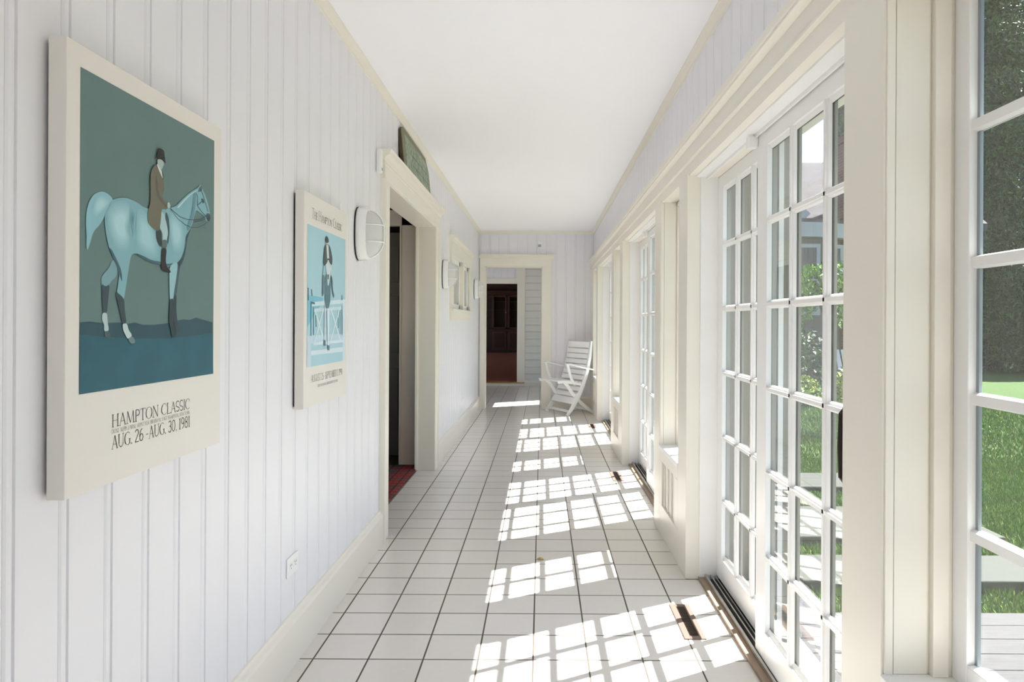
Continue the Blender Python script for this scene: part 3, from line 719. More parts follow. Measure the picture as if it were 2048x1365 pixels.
A([(262, 487), (240, 545), (190, 600), (190, 640), (196, 680), (230, 680), (245, 635), (285, 600), (292, 540)], 3, (122, 160, 168))
A([(190, 640), (195, 760), (198, 830), (225, 830), (232, 740), (242, 645), (215, 665)], 4, (52, 72, 82))
A([(195, 825), (225, 825), (228, 880), (238, 940), (205, 942), (208, 900), (192, 870)], 4, (176, 196, 200))
A([(205, 940), (240, 938), (248, 985), (215, 985)], 4, (70, 92, 100))
A([(665, 500), (695, 460), (680, 540), (664, 650), (658, 720), (640, 720), (650, 620)], 3, (70, 96, 106))
A([(640, 715), (658, 712), (655, 800), (662, 880), (678, 940), (655, 950), (640, 880), (636, 800)], 4, (46, 66, 76))
A([(265, 118), (220, 78), (185, 70), (140, 90), (110, 140), (96, 200), (92, 280), (98, 350), (95, 420), (104, 438), (120, 390), (140, 320), (180, 280), (215, 215), (245, 165)], 4, (138, 186, 198))
SOFT([(250, 130), (215, 100), (180, 95), (150, 120), (135, 180), (140, 230), (175, 220), (215, 180)], 5, (138, 186, 198), (172, 210, 218))
BODY = [(255, 120), (330, 108), (400, 132), (460, 178), (560, 185), (650, 168), (690, 122), (740, 76), (792, 48), (800, 28), (812, 35), (818, 62), (835, 95), (852, 150), (864, 205), (866, 245), (855, 262), (838, 255), (825, 222), (800, 202), (778, 186), (768, 215), (752, 280), (728, 325), (712, 352), (714, 400), (702, 455), (682, 495), (640, 530), (600, 540), (560, 524), (500, 516), (440, 484), (395, 452), (372, 470), (360, 540), (345, 640), (328, 750), (300, 745), (285, 700), (290, 660), (300, 600), (290, 545), (262, 490), (235, 420), (218, 340), (208, 260), (212, 200), (240, 155)]
A(BODY, 5, (128, 174, 184), .05)
SOFT([(222, 190), (270, 138), (330, 125), (372, 160), (365, 230), (350, 300), (372, 390), (350, 440), (300, 440), (255, 380), (228, 290)], 6, (130, 176, 186), (172, 210, 217))
SOFT([(410, 170), (470, 200), (520, 300), (545, 420), (540, 490), (480, 480), (430, 440), (400, 380), (402, 280)], 6, (130, 176, 186), (162, 202, 210))
SOFT([(605, 200), (660, 200), (700, 290), (702, 400), (670, 460), (630, 440), (612, 330)], 6, (130, 176, 186), (164, 204, 212))
SOFT([(372, 150), (404, 200), (385, 290), (392, 380), (378, 300), (362, 220)], 7, (140, 186, 196), (92, 138, 150), 6, .3)
A([(395, 452), (440, 468), (500, 500), (560, 508), (600, 524), (640, 516), (600, 540), (560, 526), (500, 518), (440, 486)], 7, (66, 98, 110))
A([(728, 325), (745, 300), (722, 360), (716, 410), (706, 470), (690, 520), (668, 545), (678, 500), (698, 455), (710, 400), (711, 355)], 7, (52, 78, 90))
A([(235, 420), (262, 487), (292, 545), (302, 600), (318, 640), (312, 560), (280, 490), (250, 430)], 7, (60, 92, 104))
A([(760, 80), (776, 76), (770, 190), (750, 270), (728, 320), (716, 300), (742, 230), (756, 150)], 7, (98, 144, 156))
A([(655, 172), (694, 128), (742, 84), (790, 58), (786, 66), (744, 92), (700, 138), (668, 176)], 7, (176, 210, 216))
A([(275, 690), (330, 735), (332, 810), (345, 890), (318, 895), (300, 810), (280, 730)], 6, (48, 66, 76))
A([(318, 892), (348, 892), (355, 930), (382, 968), (350, 990), (335, 960), (322, 935)], 6, (190, 206, 208))
A([(350, 988), (383, 968), (402, 1010), (372, 1020)], 6, (110, 130, 134))
A([(610, 530), (665, 505), (655, 600), (640, 690), (634, 748), (612, 748), (610, 640)], 6, (146, 188, 196))
A([(612, 740), (636, 736), (632, 830), (640, 900), (655, 970), (625, 980), (618, 920), (606, 890), (610, 800)], 7, (40, 58, 68))
# head details
H([(585, 720), (620, 716), (630, 760), (615, 800), (595, 790)], 7, (56, 72, 80))
H([(505, 510), (522, 470), (540, 440), (548, 470), (545, 500), (525, 505)], 7, (74, 98, 108))
H([(535, 570), (560, 575), (568, 600), (556, 625), (545, 600)], 7, (60, 80, 90))
for pl in ([(490, 520), (505, 560), (500, 640), (540, 700), (580, 740)], [(540, 500), (568, 570), (604, 700)], [(500, 640), (545, 600), (570, 610)]):
    stroke(mb, zoneh(pl), .0017, EX[8], art((48, 62, 70)))
for pl in ([(235, 668), (330, 750), (400, 775), (470, 780), (530, 775), (590, 740)], [(235, 672), (310, 770), (380, 825), (440, 855), (500, 855), (550, 835), (600, 800)], [(470, 800), (530, 790), (580, 765)]):
    stroke(mb, zoneh(pl), .0016, EX[8], art((62, 84, 94)))
# saddle, rider
A([(525, 300), (562, 312), (562, 420), (545, 408), (527, 370)], 7, (46, 58, 62))
A([(590, 190), (606, 240), (612, 320), (600, 420), (596, 330), (585, 250)], 7, (60, 84, 94))
A([(548, 200), (572, 200), (592, 270), (602, 330), (592, 376), (565, 376), (566, 330), (546, 290)], 8, (170, 198, 202))
A([(562, 372), (595, 372), (593, 426), (560, 426)], 9, (88, 104, 104))
A([(560, 422), (593, 422), (585, 500), (592, 540), (617, 566), (614, 580), (575, 570), (558, 560), (557, 480)], 9, (34, 32, 34))
H([(95, 232), (50, 290), (38, 380), (40, 500), (42, 600), (15, 700), (10, 800), (50, 850), (95, 885), (125, 888), (140, 800), (150, 660), (195, 686), (208, 645), (200, 615), (165, 580), (150, 540), (176, 500), (170, 420), (155, 350), (125, 290)], 9, (112, 108, 92), .08)
H([(95, 330), (110, 420), (112, 500), (150, 580), (200, 640), (196, 660), (140, 610), (95, 540), (84, 420)], 10, (96, 92, 78))
H([(98, 228), (125, 250), (158, 330), (160, 382), (140, 340), (112, 275)], 10, (206, 216, 214))
H([(148, 300), (162, 320), (166, 400), (158, 370)], 10, (40, 44, 46))
H([(108, 185), (150, 190), (166, 215), (170, 240), (160, 262), (150, 292), (125, 270), (105, 225)], 10, (166, 184, 180))
H([(110, 82), (145, 88), (172, 105), (178, 180), (190, 238), (165, 210), (140, 185), (105, 180), (92, 195), (85, 180), (105, 150)], 11, (28, 34, 34))
H([(205, 610), (225, 608), (235, 650), (225, 668), (203, 662)], 10, (176, 196, 196))
mb.build('printed_picture', po, fix=False)
mb = MB(); TX = PX+.0006
_lv.clear(); write(mb, 'HAMPTON CLASSIC', 1.4605, 1.785, 1.0735, .0262, TX, M['ink'], bold=1.05)
write(mb, 'DUNE ALPIN FARM, MONTAUK HIGHWAY, EAST HAMPTON, NEW YORK', 1.4605, 1.785, 1.0600, .0085, TX, M['inkfaint'], bold=1.3)
write(mb, 'AUG. 26 -AUG. 30, 1981', 1.4605, 1.787, 1.0270, .0278, TX, M['ink'], bold=1.05)
mb.build('lettering', po, fix=False)
_lv.clear()
# poster two : rider jumping towards the viewer
po = canvas('horse_poster', 2.637, 3.223, .963, 1.801, 'smaller pale blue poster of a show jumper seen head on, beside the first wall light')
mb = MB()
def za(pts): return [unproj(600+x/6.2, 380+y/6.2, PX) for x, y in pts]
def zb(pts): return [unproj(600+x/6.5, 590+y/6.5, PX) for x, y in pts]
pa, pb, pc, pd = 2.673, 3.190, 1.121, 1.677
def clip(p): return [(min(max(a, pa), pb), min(max(b, pc), pd)) for a, b in p]
def B_(pts, lvl, c, nz=0.0): flat(mb, clip(zb(pts)), EX[lvl], art(c, nz))
def A_(pts, lvl, c, nz=0.0): flat(mb, clip(za(chaikin(pts) if len(pts) > 4 else pts)), EX[lvl], art(c, nz))
flat(mb, [(pa, pc), (pb, pc), (pb, pd), (pa, pd)], EX[0], art((168, 206, 218), .02))
B_([(92, 0), (210, 20), (300, 40), (290, 92), (240, 180), (190, 240), (90, 430)], 1, (124, 188, 208))
B_([(60, 535), (620, 500), (620, 600), (60, 640)], 1, (190, 216, 228)); B_([(60, 740), (620, 670), (620, 730), (60, 800)], 2, (212, 226, 236)); B_([(60, 535), (140, 530), (140, 960), (60, 960)], 2, (196, 214, 228))
B_([(550, 90), (620, 85), (620, 900), (550, 900)], 2, (206, 222, 234))
B_([(150, 95), (600, 60), (600, 110), (150, 150)], 2, (206, 224, 232)); B_([(170, 180), (560, 150), (560, 190), (170, 225)], 2, (200, 222, 230))
for l in ([(190, 200), (310, 600)], [(300, 190), (180, 640)], [(400, 190), (520, 590)], [(510, 190), (390, 610)], [(170, 640), (560, 600)]): stroke(mb, clip(zb(l)), .012, EX[3], art((212, 228, 236)))
for l in ([(138, 95), (138, 530)], [(172, 170), (172, 520)], [(518, 200), (518, 510)], [(542, 150), (542, 520)], [(138, 100), (185, 112)]): stroke(mb, clip(zb(l)), .0075, EX[4], art((72, 116, 132)))
for l in ([(200, 270), (205, 410)], [(492, 300), (495, 430)]): stroke(mb, clip(zb(l)), .009, EX[4], art((84, 128, 138)))
for l in ([(98, 1220), (100, 1365)], [(138, 1240), (145, 1310)], [(516, 1310), (516, 1365)]): stroke(mb, clip(za(l)), .010, EX[4], art((84, 120, 134)))
A_([(310, 1040), (372, 1040), (378, 1200), (368, 1400), (303, 1400), (298, 1200)], 5, (92, 128, 138), .15)
B_([(315, 0), (390, 0), (388, 80), (365, 180), (330, 175), (315, 90)], 5, (84, 122, 132), .15)
A_([(285, 945), (312, 925), (305, 1060), (270, 1070)], 6, (152, 196, 208)); A_([(368, 940), (392, 935), (398, 1100), (376, 1060)], 6, (190, 212, 218))
A_([(268, 1050), (300, 1060), (287, 1240), (292, 1290), (265, 1332), (270, 1230)], 7, (96, 118, 128)); A_([(374, 1040), (397, 1100), (400, 1250), (420, 1310), (412, 1345), (395, 1300), (385, 1200)], 7, (80, 98, 108))
A_([(316, 860), (356, 860), (378, 960), (370, 1040), (348, 1190), (334, 1190), (326, 1050), (310, 960)], 8, (202, 218, 222)); A_([(328, 1050), (352, 1050), (348, 1110), (334, 1110)], 9, (92, 122, 134))
A_([(300, 690), (325, 668), (360, 690), (382, 780), (395, 870), (385, 942), (352, 900), (340, 840), (330, 900), (292, 950), (280, 900), (288, 780)], 9, (74, 84, 88)); A_([(316, 685), (342, 685), (352, 860), (326, 860)], 10, (204, 216, 220)); A_([(330, 850), (356, 855), (352, 870), (332, 868)], 11, (40, 52, 58))
A_([(310, 640), (342, 640), (338, 680), (318, 680)], 9, (180, 186, 186)); A_([(322, 568), (344, 605), (347, 650), (328, 660), (304, 650), (306, 605)], 10, (62, 66, 70))
B_([(342, 175), (372, 175), (366, 660), (350, 660)], 8, (220, 230, 238)); B_([(348, 655), (374, 660), (374, 722), (348, 722)], 9, (96, 128, 138))
B_([(312, 100), (326, 180), (320, 590), (304, 600)], 7, (196, 214, 224)); B_([(300, 585), (322, 595), (324, 665), (295, 660)], 9, (78, 112, 124))
mb.build('printed_picture', po, fix=False)
mb = MB(); _lv.clear()
write(mb, 'THE HAMPTON CLASSIC', 2.722, 3.135, 1.708, .030, TX, M['ink'], big=1, bold=1.1)
write(mb, 'AUGUST 25- SEPTEMBER 1, 1991', 2.722, 3.148, 1.059, .028, TX, mat('grey_ink', (112, 110, 106), .6), bold=1.1)
write(mb, 'SNAKE HOLLOW ROAD, BRIDGEHAMPTON, NEW YORK', 2.80, 3.08, 1.033, .011, TX, M['inkfaint'], bold=1.3)
mb.build('lettering', po, fix=False)

# wall lights
def superell(a, b, n=40, e=3.0):
    return [(a*math.copysign(abs(math.cos(t))**(2/e), math.cos(t)), b*math.copysign(abs(math.sin(t))**(2/e), math.sin(t))) for t in [2*math.pi*i/n for i in range(n)]]
def make_light(yc, zc, label):
    o = tag(empty('wall_light', (LW, yc, zc)), label, 'wall light', 'oval bulkhead lights along the left wall')
    def ring(layers, name, m, cap=True, parent=o):
        mb = MB(); n = 48; v = []
        for x, a, b in layers: v += [(LW+x, yc+p[0], zc+p[1]) for p in superell(a, b, n, 2.7)]
        f = [(i*n+k, i*n+(k+1) % n, (i+1)*n+(k+1) % n, (i+1)*n+k) for i in range(len(layers)-1) for k in range(n)]
        f += [tuple(range(n))[::-1], tuple(range(len(v)-n, len(v)))]
        mb.add(v, f, m); return mb.build(name, o, smooth=True)
    ring([(.001, .087, .138), (.007, .088, .139)], 'gasket', M['black'])
    b_ = ring([(.007, .084, .135), (.010, .086, .137), (.034, .085, .136), (.040, .081, .132), (.052, .079, .129), (.056, .074, .124), (.056, .066, .116)], 'base', M['white'])
    md = b_.modifiers.new('edge', 'EDGE_SPLIT'); md.split_angle = R(50)
    lay = [(.05, .070, .118)]+[(.05+.078*math.sin(t), .069*math.cos(t)**.75+.001, .117*math.cos(t)**.75+.001) for t in np.linspace(.12, 1.53, 10)]
    ring(lay, 'diffuser', M['frost'])
    mb = MB()
    def dome(y, z):
        a, b = .071, .120; q = (abs(y)/a)**2.7+(abs(z)/b)**2.7
        q = min(1, q); c = q**(1/2.7); t = math.acos(min(1, c**(1/.75))); return .05+.081*math.sin(t)
    for zz in (.043, -.043): mb.tube([(LW+dome(y, zz)+.003, yc+y, zc+zz) for y in np.linspace(-.0695, .0695, 21)], .0042, M['white'], 8)
    mb.tube([(LW+dome(0, z)+.003, yc, zc+z) for z in np.linspace(-.1195, .1195, 31)], .0042, M['white'], 8)
    mb.build('guard_cage', o, smooth=True)
    for zz in (-.142, .142):
        mb = MB(); mb.tube([(LW+.006, yc-.02, zc+zz*.98), (LW+.052, yc-.02, zc+zz*.98)], .005, M['white'], 8)
        mb.build('screw_lug', o)
    return o
make_light(3.575, 1.752, 'nearest white oval wall light with a guard cage, beside the left doorway')
make_light(6.64, 1.757, 'middle white oval caged wall light between the doorway and the small window')
make_light(9.71, 1.762, 'farthest white oval caged wall light, next to the back doorway')

# painted sign resting on the doorway cornice
sg = tag(empty('wall_plaque', (-.92, 5.05, 2.308)), 'weathered green painted wooden sign with clipped corners standing above the left doorway', 'sign')
ya, yb_, zA, zB = 4.55, 5.60, 2.309, 2.600
octo = [(ya, zA), (yb_, zA), (yb_, zB-.10), (yb_-.10, zB), (ya+.06, zB), (ya, zB-.03)]
tilt = lambda z: (z-zA)*-.10
def board(poly, t0, t1, m, name):
    mb = MB(); n = len(poly)
    v = [(-.908+tilt(b)-t, a, b) for t in (t0, t1) for a, b in poly]
    mb.add(v, [(i, (i+1) % n, n+(i+1) % n, n+i) for i in range(n)]+[tuple(range(n))[::-1], tuple(range(n, 2*n))], m); return mb.build(name, sg, bevel=.001)
board(octo, 0.0, .022, M['plaqueside'], 'back_board')
board([(a, b) for a, b in octo], -.006, 0, M['plaqueframe'], 'border')
inner = [(ya+.07, zA+.025), (yb_-.05, zA+.025), (yb_-.05, zB-.12), (yb_-.12, zB-.04), (ya+.09, zB-.04)]
board(inner, -.008, -.006, M['plaque'], 'painted_face')
mb = MB(); dkl = art((70, 84, 66)); XL = -.908
def pl(a0, b0, a1, b1, wd):
    a = Vector((a0, b0)); b = Vector((a1, b1)); n_ = (b-a).orthogonal().normalized()*wd/2
    q = [a+n_, b+n_, b-n_, a-n_]; mb.add([(XL+.0092+tilt(p.y), p.x, p.y) for p in q], [(0, 1, 2, 3)], dkl)
for z in (zA+.085, zA+.155): pl(ya+.30, z, yb_-.06, z, .006)
for y in (ya+.30, ya+.52, ya+.74): pl(y, zA+.03, y, zB-.05, .007)
for i in range(60):
    y = random.uniform(ya+.1, yb_-.1); z = random.uniform(zA+.04, zB-.07); pl(y, z, y+random.uniform(-.01, .012), z+random.uniform(-.018, .018), .004)
mb.build('painted_marks', sg, fix=False)

# small wall sensors, outlets
o = tag(empty('door_sensor', (LW, 3.96, 2.2)), 'small white alarm sensor box beside the left doorway cornice', 'sensor')
mb = MB(); mb.box(LW+.001, LW+.032, 3.935, 3.985, 2.15, 2.29, M['white']); mb.build('housing', o, bevel=.01)
mb = MB(); mb.box(LW+.032, LW+.0335, 3.95, 3.97, 2.165, 2.18, M['spacer']); mb.build('indicator', o)
o = tag(empty('motion_sensor', (-.05, BACKY, 2.46)), 'small white motion sensor above the back doorway', 'sensor')
mb = MB(); mb.prism([(-.075, BACKY-.001), (-.065, BACKY-.035), (-.01, BACKY-.035), (0, BACKY-.001)], 'z', 2.41, 2.51, M['white']); mb.build('housing', o, bevel=.006)
mb = MB(); mb.box(-.06, -.015, BACKY-.038, BACKY-.034, 2.43, 2.47, M['spacer']); mb.build('lens', o, bevel=.002)
def outlet(yc, zc, lab, wide=.115, h=.072):
    o = tag(empty('wall_outlet', (LW, yc, zc)), lab, 'outlet')
    mb = MB(); mb.box(LW+.0005, LW+.006, yc-wide/2, yc+wide/2, zc-h/2, zc+h/2, M['white']); mb.build('cover_plate', o, bevel=.002)
    mb = MB(); n_ = 2
    for s_ in (-1, 1):
        c = yc+s_*wide*.2 if wide > h else yc; cz = zc if wide > h else zc+s_*h*.2
        mb.box(LW+.006, LW+.0075, c-.015, c+.015, cz-.013, cz+.013, M['white'])
    mb.build('receptacles', o, bevel=.002)
    for s_ in (-1, 1):
        mb = MB(); c = yc+s_*wide*.2 if wide > h else yc; cz = zc if wide > h else zc+s_*h*.2
        mb.box(LW+.0075, LW+.008, c-.008, c-.005, cz+.001, cz+.008, M['dark']); mb.box(LW+.0075, LW+.008, c+.005, c+.008, cz+.001, cz+.008, M['dark']); mb.box(LW+.0075, LW+.008, c-.002, c+.002, cz-.009, cz-.005, M['dark'])
        mb.build('socket_slots', o)
outlet(2.64, .372, 'white horizontal electrical outlet low on the wall under the posters')
outlet(8.35, .41, 'white upright electrical outlet low on the wall below the small window', .07, .115)

# floor registers
for k, (yc, lab) in enumerate(((3.015, 'nearest tan metal floor register in front of the first sliding door'), (5.85, 'middle tan floor register in front of the second sliding door'), (8.68, 'farthest tan floor register in front of the third sliding door'))):
    xc = .639
    o = tag(empty('floor_register', (xc, yc, 0)), lab, 'floor vent', 'floor registers along the sliding doors')
    mb = MB(); x0, x1, y0, y1 = xc-.045, xc+.045, yc-.175, yc+.175
    mb.box(x0, x0+.026, y0, y1, 0, .005, M['vent']); mb.box(x1-.026, x1, y0, y1, 0, .005, M['vent']); mb.box(x0+.026, x1-.026, y0, y0+.026, 0, .005, M['vent']); mb.box(x0+.026, x1-.026, y1-.026, y1, 0, .005, M['vent'])
    mb.build('frame', o, bevel=.0015)
    mb = MB(); mb.box(x0+.026, x1-.026, y0+.026, y1-.026, .0005, .0012, M['black'])
    n_ = 24
    for i in range(n_):
        y = y0+.032+(y1-y0-.064)*i/(n_-1); mb.box(x0+.026, x1-.026, y-.0028, y+.0028, .0012, .0038, M['ventdark'])
    mb.build('louvre_grille', o)
# small yellow leaf on the tiles
mb = MB(); mb.add([(-.022, 3.79, .002), (0, 3.775, .008), (.022, 3.785, .003), (.012, 3.81, .002), (0, 3.80, .010), (-.015, 3.812, .003)], [(0, 1, 4), (1, 2, 3, 4), (0, 4, 5)], mat('dry_yellow_leaf', (190, 165, 60), .6))
tag(mb.build('fallen_leaf'), 'tiny dry yellow leaf lying on the sunlit floor tiles', 'leaf')

# ------------------------------------------------------------------ folding chair
def chair():
    fwd = Vector((-.87, -.5, 0)).normalized(); lat = Vector((-fwd.y, fwd.x, 0)); lat = lat if lat.y < 0 else -lat   # toward camera
    org = Vector((.375, 9.64, 0))         # near front foot
    Wd = .58
    def P(u, s_, z): return org+fwd*u-lat*s_+Vector((0, 0, z))   # s_: 0 near side .. Wd far side
    o = tag(empty('folding_chair', (org.x, org.y, 0)), 'white slatted folding garden armchair standing in the far right corner', 'chair')
    L = M['lacquer']
    back = [(0.02, 0), (-.07, .11), (-.16, .25), (-.245, .42), (-.31, .60), (-.355, .80), (-.385, 1.04)]
    def interp(z):
        for (u0, z0), (u1, z1) in zip(back, back[1:]):
            if z0 <= z <= z1: return u0+(u1-u0)*(z-z0)/(z1-z0)
        return back[-1][0]
    for s_, nm in ((0, 'back_leg_rail'), (Wd, 'back_leg_rail')):
        mb = MB(); mb.beam([P(u, s_, z) for u, z in back], .024, .05, lat, L, [.8, 1.1, 1.2, 1.1, 1, .9, .6]); mb.build(nm, o, bevel=.004)
    leg = [(-.47, 0), (-.36, .07), (-.22, .18), (-.10, .30), (-.01, .42), (.05, .47)]
    for s_ in (.045, Wd-.045):
        mb = MB(); mb.beam([P(u, s_, z) for u, z in leg], .022, .045, lat, L, [.8, 1, 1.1, 1, .9, .8]); mb.build('crossed_leg', o, bevel=.004)
    # seat
    for s_ in (.03, Wd-.03):
        mb = MB(); mb.beam([P(.15, s_, .47), (P(.05, s_, .475)), P(-.10, s_, .45), P(-.27, s_, .42)], .022, .036, lat, L); mb.build('seat_rail', o, bevel=.004)
    for i in range(6):
        u = .125-.068*i; z = .488-.0018*i*i*.6
        mb = MB(); mb.beam([P(u, .02, z), P(u, Wd-.02, z)], .052 if i else .075, .012, fwd, L); mb.build('seat_slat', o, bevel=.004)
    # back slats
    zs = [.20, .285, .365, .52, .595, .67, .745, .82, .895, .985]
    for i, z in enumerate(zs):
        u = interp(z)+.028; dz = Vector((0, 0, 1))
        t = (Vector((interp(z+.03)-interp(z-.03 if z > .03 else 0), 0, .06))); hh = .085 if z > .97 else (.10 if i == 0 else .062)
        tv = (fwd*t.x+dz*t.z).normalized()
        mb = MB(); mb.beam([P(u, .014, z), P(u, Wd-.014, z)], hh, .012, tv, L); mb.build('back_slat', o, bevel=.004)
    # arms
    for s_ in (-.025, Wd+.025):
        mb = MB(); mb.beam([P(.06, s_, .715), P(.0, s_, .72), P(-.08, s_, .70), P(-.24, s_, .665), P(-.40, s_, .635)], .045, .022, lat, L, [.6, 1, 1, 1, .8]); mb.build('armrest', o, bevel=.005)
        mb = MB(); mb.beam([P(.02, s_*.96+.012, .71), P(-.01, s_*.96+.012, .60), P(-.05, s_*.96+.012, .50), P(-.10, s_*.96+.012, .43)], .02, .034, lat, L); mb.build('arm_support', o, bevel=.003)
    mb = MB(); mb.beam([P(-.02, 0.01, .06), P(-.02, Wd-.01, .06)], .035, .02, (0, 0, 1), L); mb.build('stretcher', o, bevel=.003)
    mb = MB(); mb.beam([P(-.40, .05, .055), P(-.40, Wd-.05, .055)], .03, .018, (0, 0, 1), L); mb.build('stretcher', o, bevel=.003)
chair()

# ------------------------------------------------------------------ outside
GZ = -.28
mb = MB(); mb.box(1.13, 60, -20, 70, GZ-.2, GZ, M['lawn']); struct(mb.build('ground_lawn'))
mb = MB(); y = 3.43
while y > -2.6:
    mb.box(1.03, 3.4, y-.137, y, -.16, -.13, M['deck']); y -= .1425
mb.box(1.03, 3.4, -2.6, 3.38, -.27, -.165, M['dark'])
struct(mb.build('deck_floor'))
mb = MB(); mb.box(1.13, 1.52, 3.44, 10, GZ-.05, -.2, M['granite']); struct(mb.build('path_border', bevel=.01))
for (a, b, lb) in ((4.06, 4.52, 'pale concrete stepping slab nearest the deck'), (4.90, 5.72, 'broad pale concrete stepping slab beyond the nearest one'), (6.4, 7.0, 'farthest pale concrete stepping slab on the lawn')):
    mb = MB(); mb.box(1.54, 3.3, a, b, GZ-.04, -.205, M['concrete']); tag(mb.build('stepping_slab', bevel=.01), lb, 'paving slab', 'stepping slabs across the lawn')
# grass blades
def blades(n, xr, yr):
    x = RNG.uniform(*xr, n); y = RNG.uniform(*yr, n)**1.0
    keep = ~((x < 3.42) & (y < 3.45)) & ~((x < 1.54)) & ~((x < 3.32) & (((y > 4.05) & (y < 4.53)) | ((y > 4.89) & (y < 5.73)) | ((y > 6.39) & (y < 7.01))))
    x = x[keep]; y = y[keep]; n = len(x)
    a = RNG.uniform(0, 2*np.pi, n); h = RNG.uniform(.025, .06, n); wd = RNG.uniform(.003, .006, n)*(1+y/6); le = RNG.uniform(-.03, .03, (n, 2))
    v = np.zeros((n, 3, 3)); ca, sa = np.cos(a)*wd, np.sin(a)*wd
    v[:, 0] = np.stack([x-ca, y-sa, np.full(n, GZ)], 1); v[:, 1] = np.stack([x+ca, y+sa, np.full(n, GZ)], 1); v[:, 2] = np.stack([x+le[:, 0], y+le[:, 1], GZ+h], 1)
    return v
def fastmesh(name, V, k, mats, parent=None, loc=(0, 0, 0), weights=None):
    n = V.shape[0]; me = bpy.data.meshes.new(name); me.vertices.add(n*k); me.vertices.foreach_set('co', V.reshape(-1).astype(np.float32))
    me.loops.add(n*k); me.loops.foreach_set('vertex_index', np.arange(n*k, dtype=np.int32)); me.polygons.add(n)
    me.polygons.foreach_set('loop_start', np.arange(0, n*k, k, dtype=np.int32)); me.polygons.foreach_set('loop_total', np.full(n, k, dtype=np.int32))
    for m in mats: me.materials.append(m)
    me.polygons.foreach_set('material_index', RNG.choice(len(mats), n, p=weights).astype(np.int32)); me.update(calc_edges=True)
    o = bpy.data.objects.new(name, me); COL.objects.link(o); o.location = loc
    if parent is not None: o.parent = parent
    return o
V = np.concatenate([blades(150000, (1.5, 5.5), (1.0, 8.0)), blades(90000, (1.5, 10), (6, 15))])
tag(fastmesh('grass', V, 3, [M['grassA'], M['grassB'], M['grassC']], weights=[.45, .47, .08]), 'short sunlit green lawn grass outside the windows', 'grass', kind='stuff')
def leaves(centres, radii, n, size, squash=.5, droop=0):
    """leaf quads on and in the shells of ellipsoids"""
    out_ = []
    for c, r, k in zip(centres, radii, n):
        d_ = RNG.normal(size=(k, 3)); d_ /= np.linalg.norm(d_, axis=1)[:, None]; rr = RNG.uniform(.55, 1.05, k)**.6
        p = np.array(c)+d_*rr[:, None]*np.array(r)
        t = RNG.normal(size=(k, 3)); t[:, 2] -= droop; t /= np.linalg.norm(t, axis=1)[:, None]
        b = np.cross(t, RNG.normal(size=(k, 3))); b /= np.linalg.norm(b, axis=1)[:, None]
        s_ = RNG.uniform(.6, 1.3, k)[:, None]*size
        out_.append(np.stack([p-t*s_, p+b*s_*squash, p+t*s_, p-b*s_*squash], 1))
    return np.concatenate(out_)
def plant(name, label, cat, base, centres, radii, n, size, mats, weights, trunk=None, squash=.5, droop=0, group=None):
    o = tag(empty(name, base), label, cat, group); V = leaves(centres, radii, n, size, squash, droop)-np.array(base)
    fastmesh('foliage', V, 4, mats, o, weights=weights)
    if trunk:
        mb = MB()
        for pts, r in trunk: mb.tube([tuple(Vector(p)-Vector(base)) for p in pts], r, M['bark'], 8)
        t = mb.build('trunk', smooth=True); t.parent = o
# tall conifers seen through the near window
for i, (x, y, h, r) in enumerate(((15.6, 24.0, 14.5, 2.5), (21.2, 24.5, 13.5, 2.6), (18.6, 31, 15, 2.9), (13.2, 29.5, 12, 2.3))):
    cs = []; rs = []; ns = []
    for k in range(26):
        t = (k+.5)/26; rad = r*(1-t*.72); a = random.uniform(0, 6.28)
        cs.append((x+math.cos(a)*rad*.25, y+math.sin(a)*rad*.25, GZ+.3+t*h)); rs.append((rad*random.uniform(.85, 1.1), rad*random.uniform(.85, 1.1), h/26*1.6)); ns.append(int((7000 if i == 0 else 2600)*(1-t*.6)))
    lab = ['tall dark conifer filling the near window', 'dark conifer right of the one filling the near window', 'tallest dark conifer, standing behind the others', 'dark conifer behind the neighbouring house'][i]
    plant('conifer_tree', lab, 'tree', (x, y, GZ), cs, rs, ns, (.085 if i == 0 else .14), [M['conA'], M['conB'], M['conC']], [.35, .40, .25], [([(x, y, GZ), (x, y, GZ+h*.9)], [.35, .05])], .3, .6, 'tall conifers beyond the lawn')
# weeping tree with bright leaves
tx, ty = 4.25, 10.2
plant('weeping_tree', 'small weeping tree with bright green leaves outside the first sliding door', 'tree', (tx, ty, GZ),
      [(tx-.25, ty, 1.95), (tx+.25, ty, 2.0), (tx-.45, ty, 1.65), (tx+.1, ty-.2, 1.75), (tx+.55, ty, 1.7), (tx+.4, ty+.2, 1.45), (tx-.55, ty, 1.3)], [(.35, .4, .22), (.4, .4, .22), (.25, .3, .35), (.4, .3, .25), (.3, .3, .35), (.25, .3, .3), (.12, .2, .3)],
      [700, 700, 500, 500, 500, 350, 160], .045, [M['leafA'], M['leafB'], M['leafC']], [.5, .35, .15],
      [([(tx, ty, GZ), (tx+.03, ty, .6), (tx-.03, ty, 1.2), (tx+.02, ty, 1.7)], [.06, .05, .04, .03]), ([(tx, ty, 1.3), (tx+.2, ty, 1.7), (tx+.45, ty, 1.75), (tx+.5, ty, 1.4)], .02), ([(tx, ty, 1.2), (tx-.2, ty, 1.7), (tx-.45, ty, 1.65)], .02)], .35, .8)
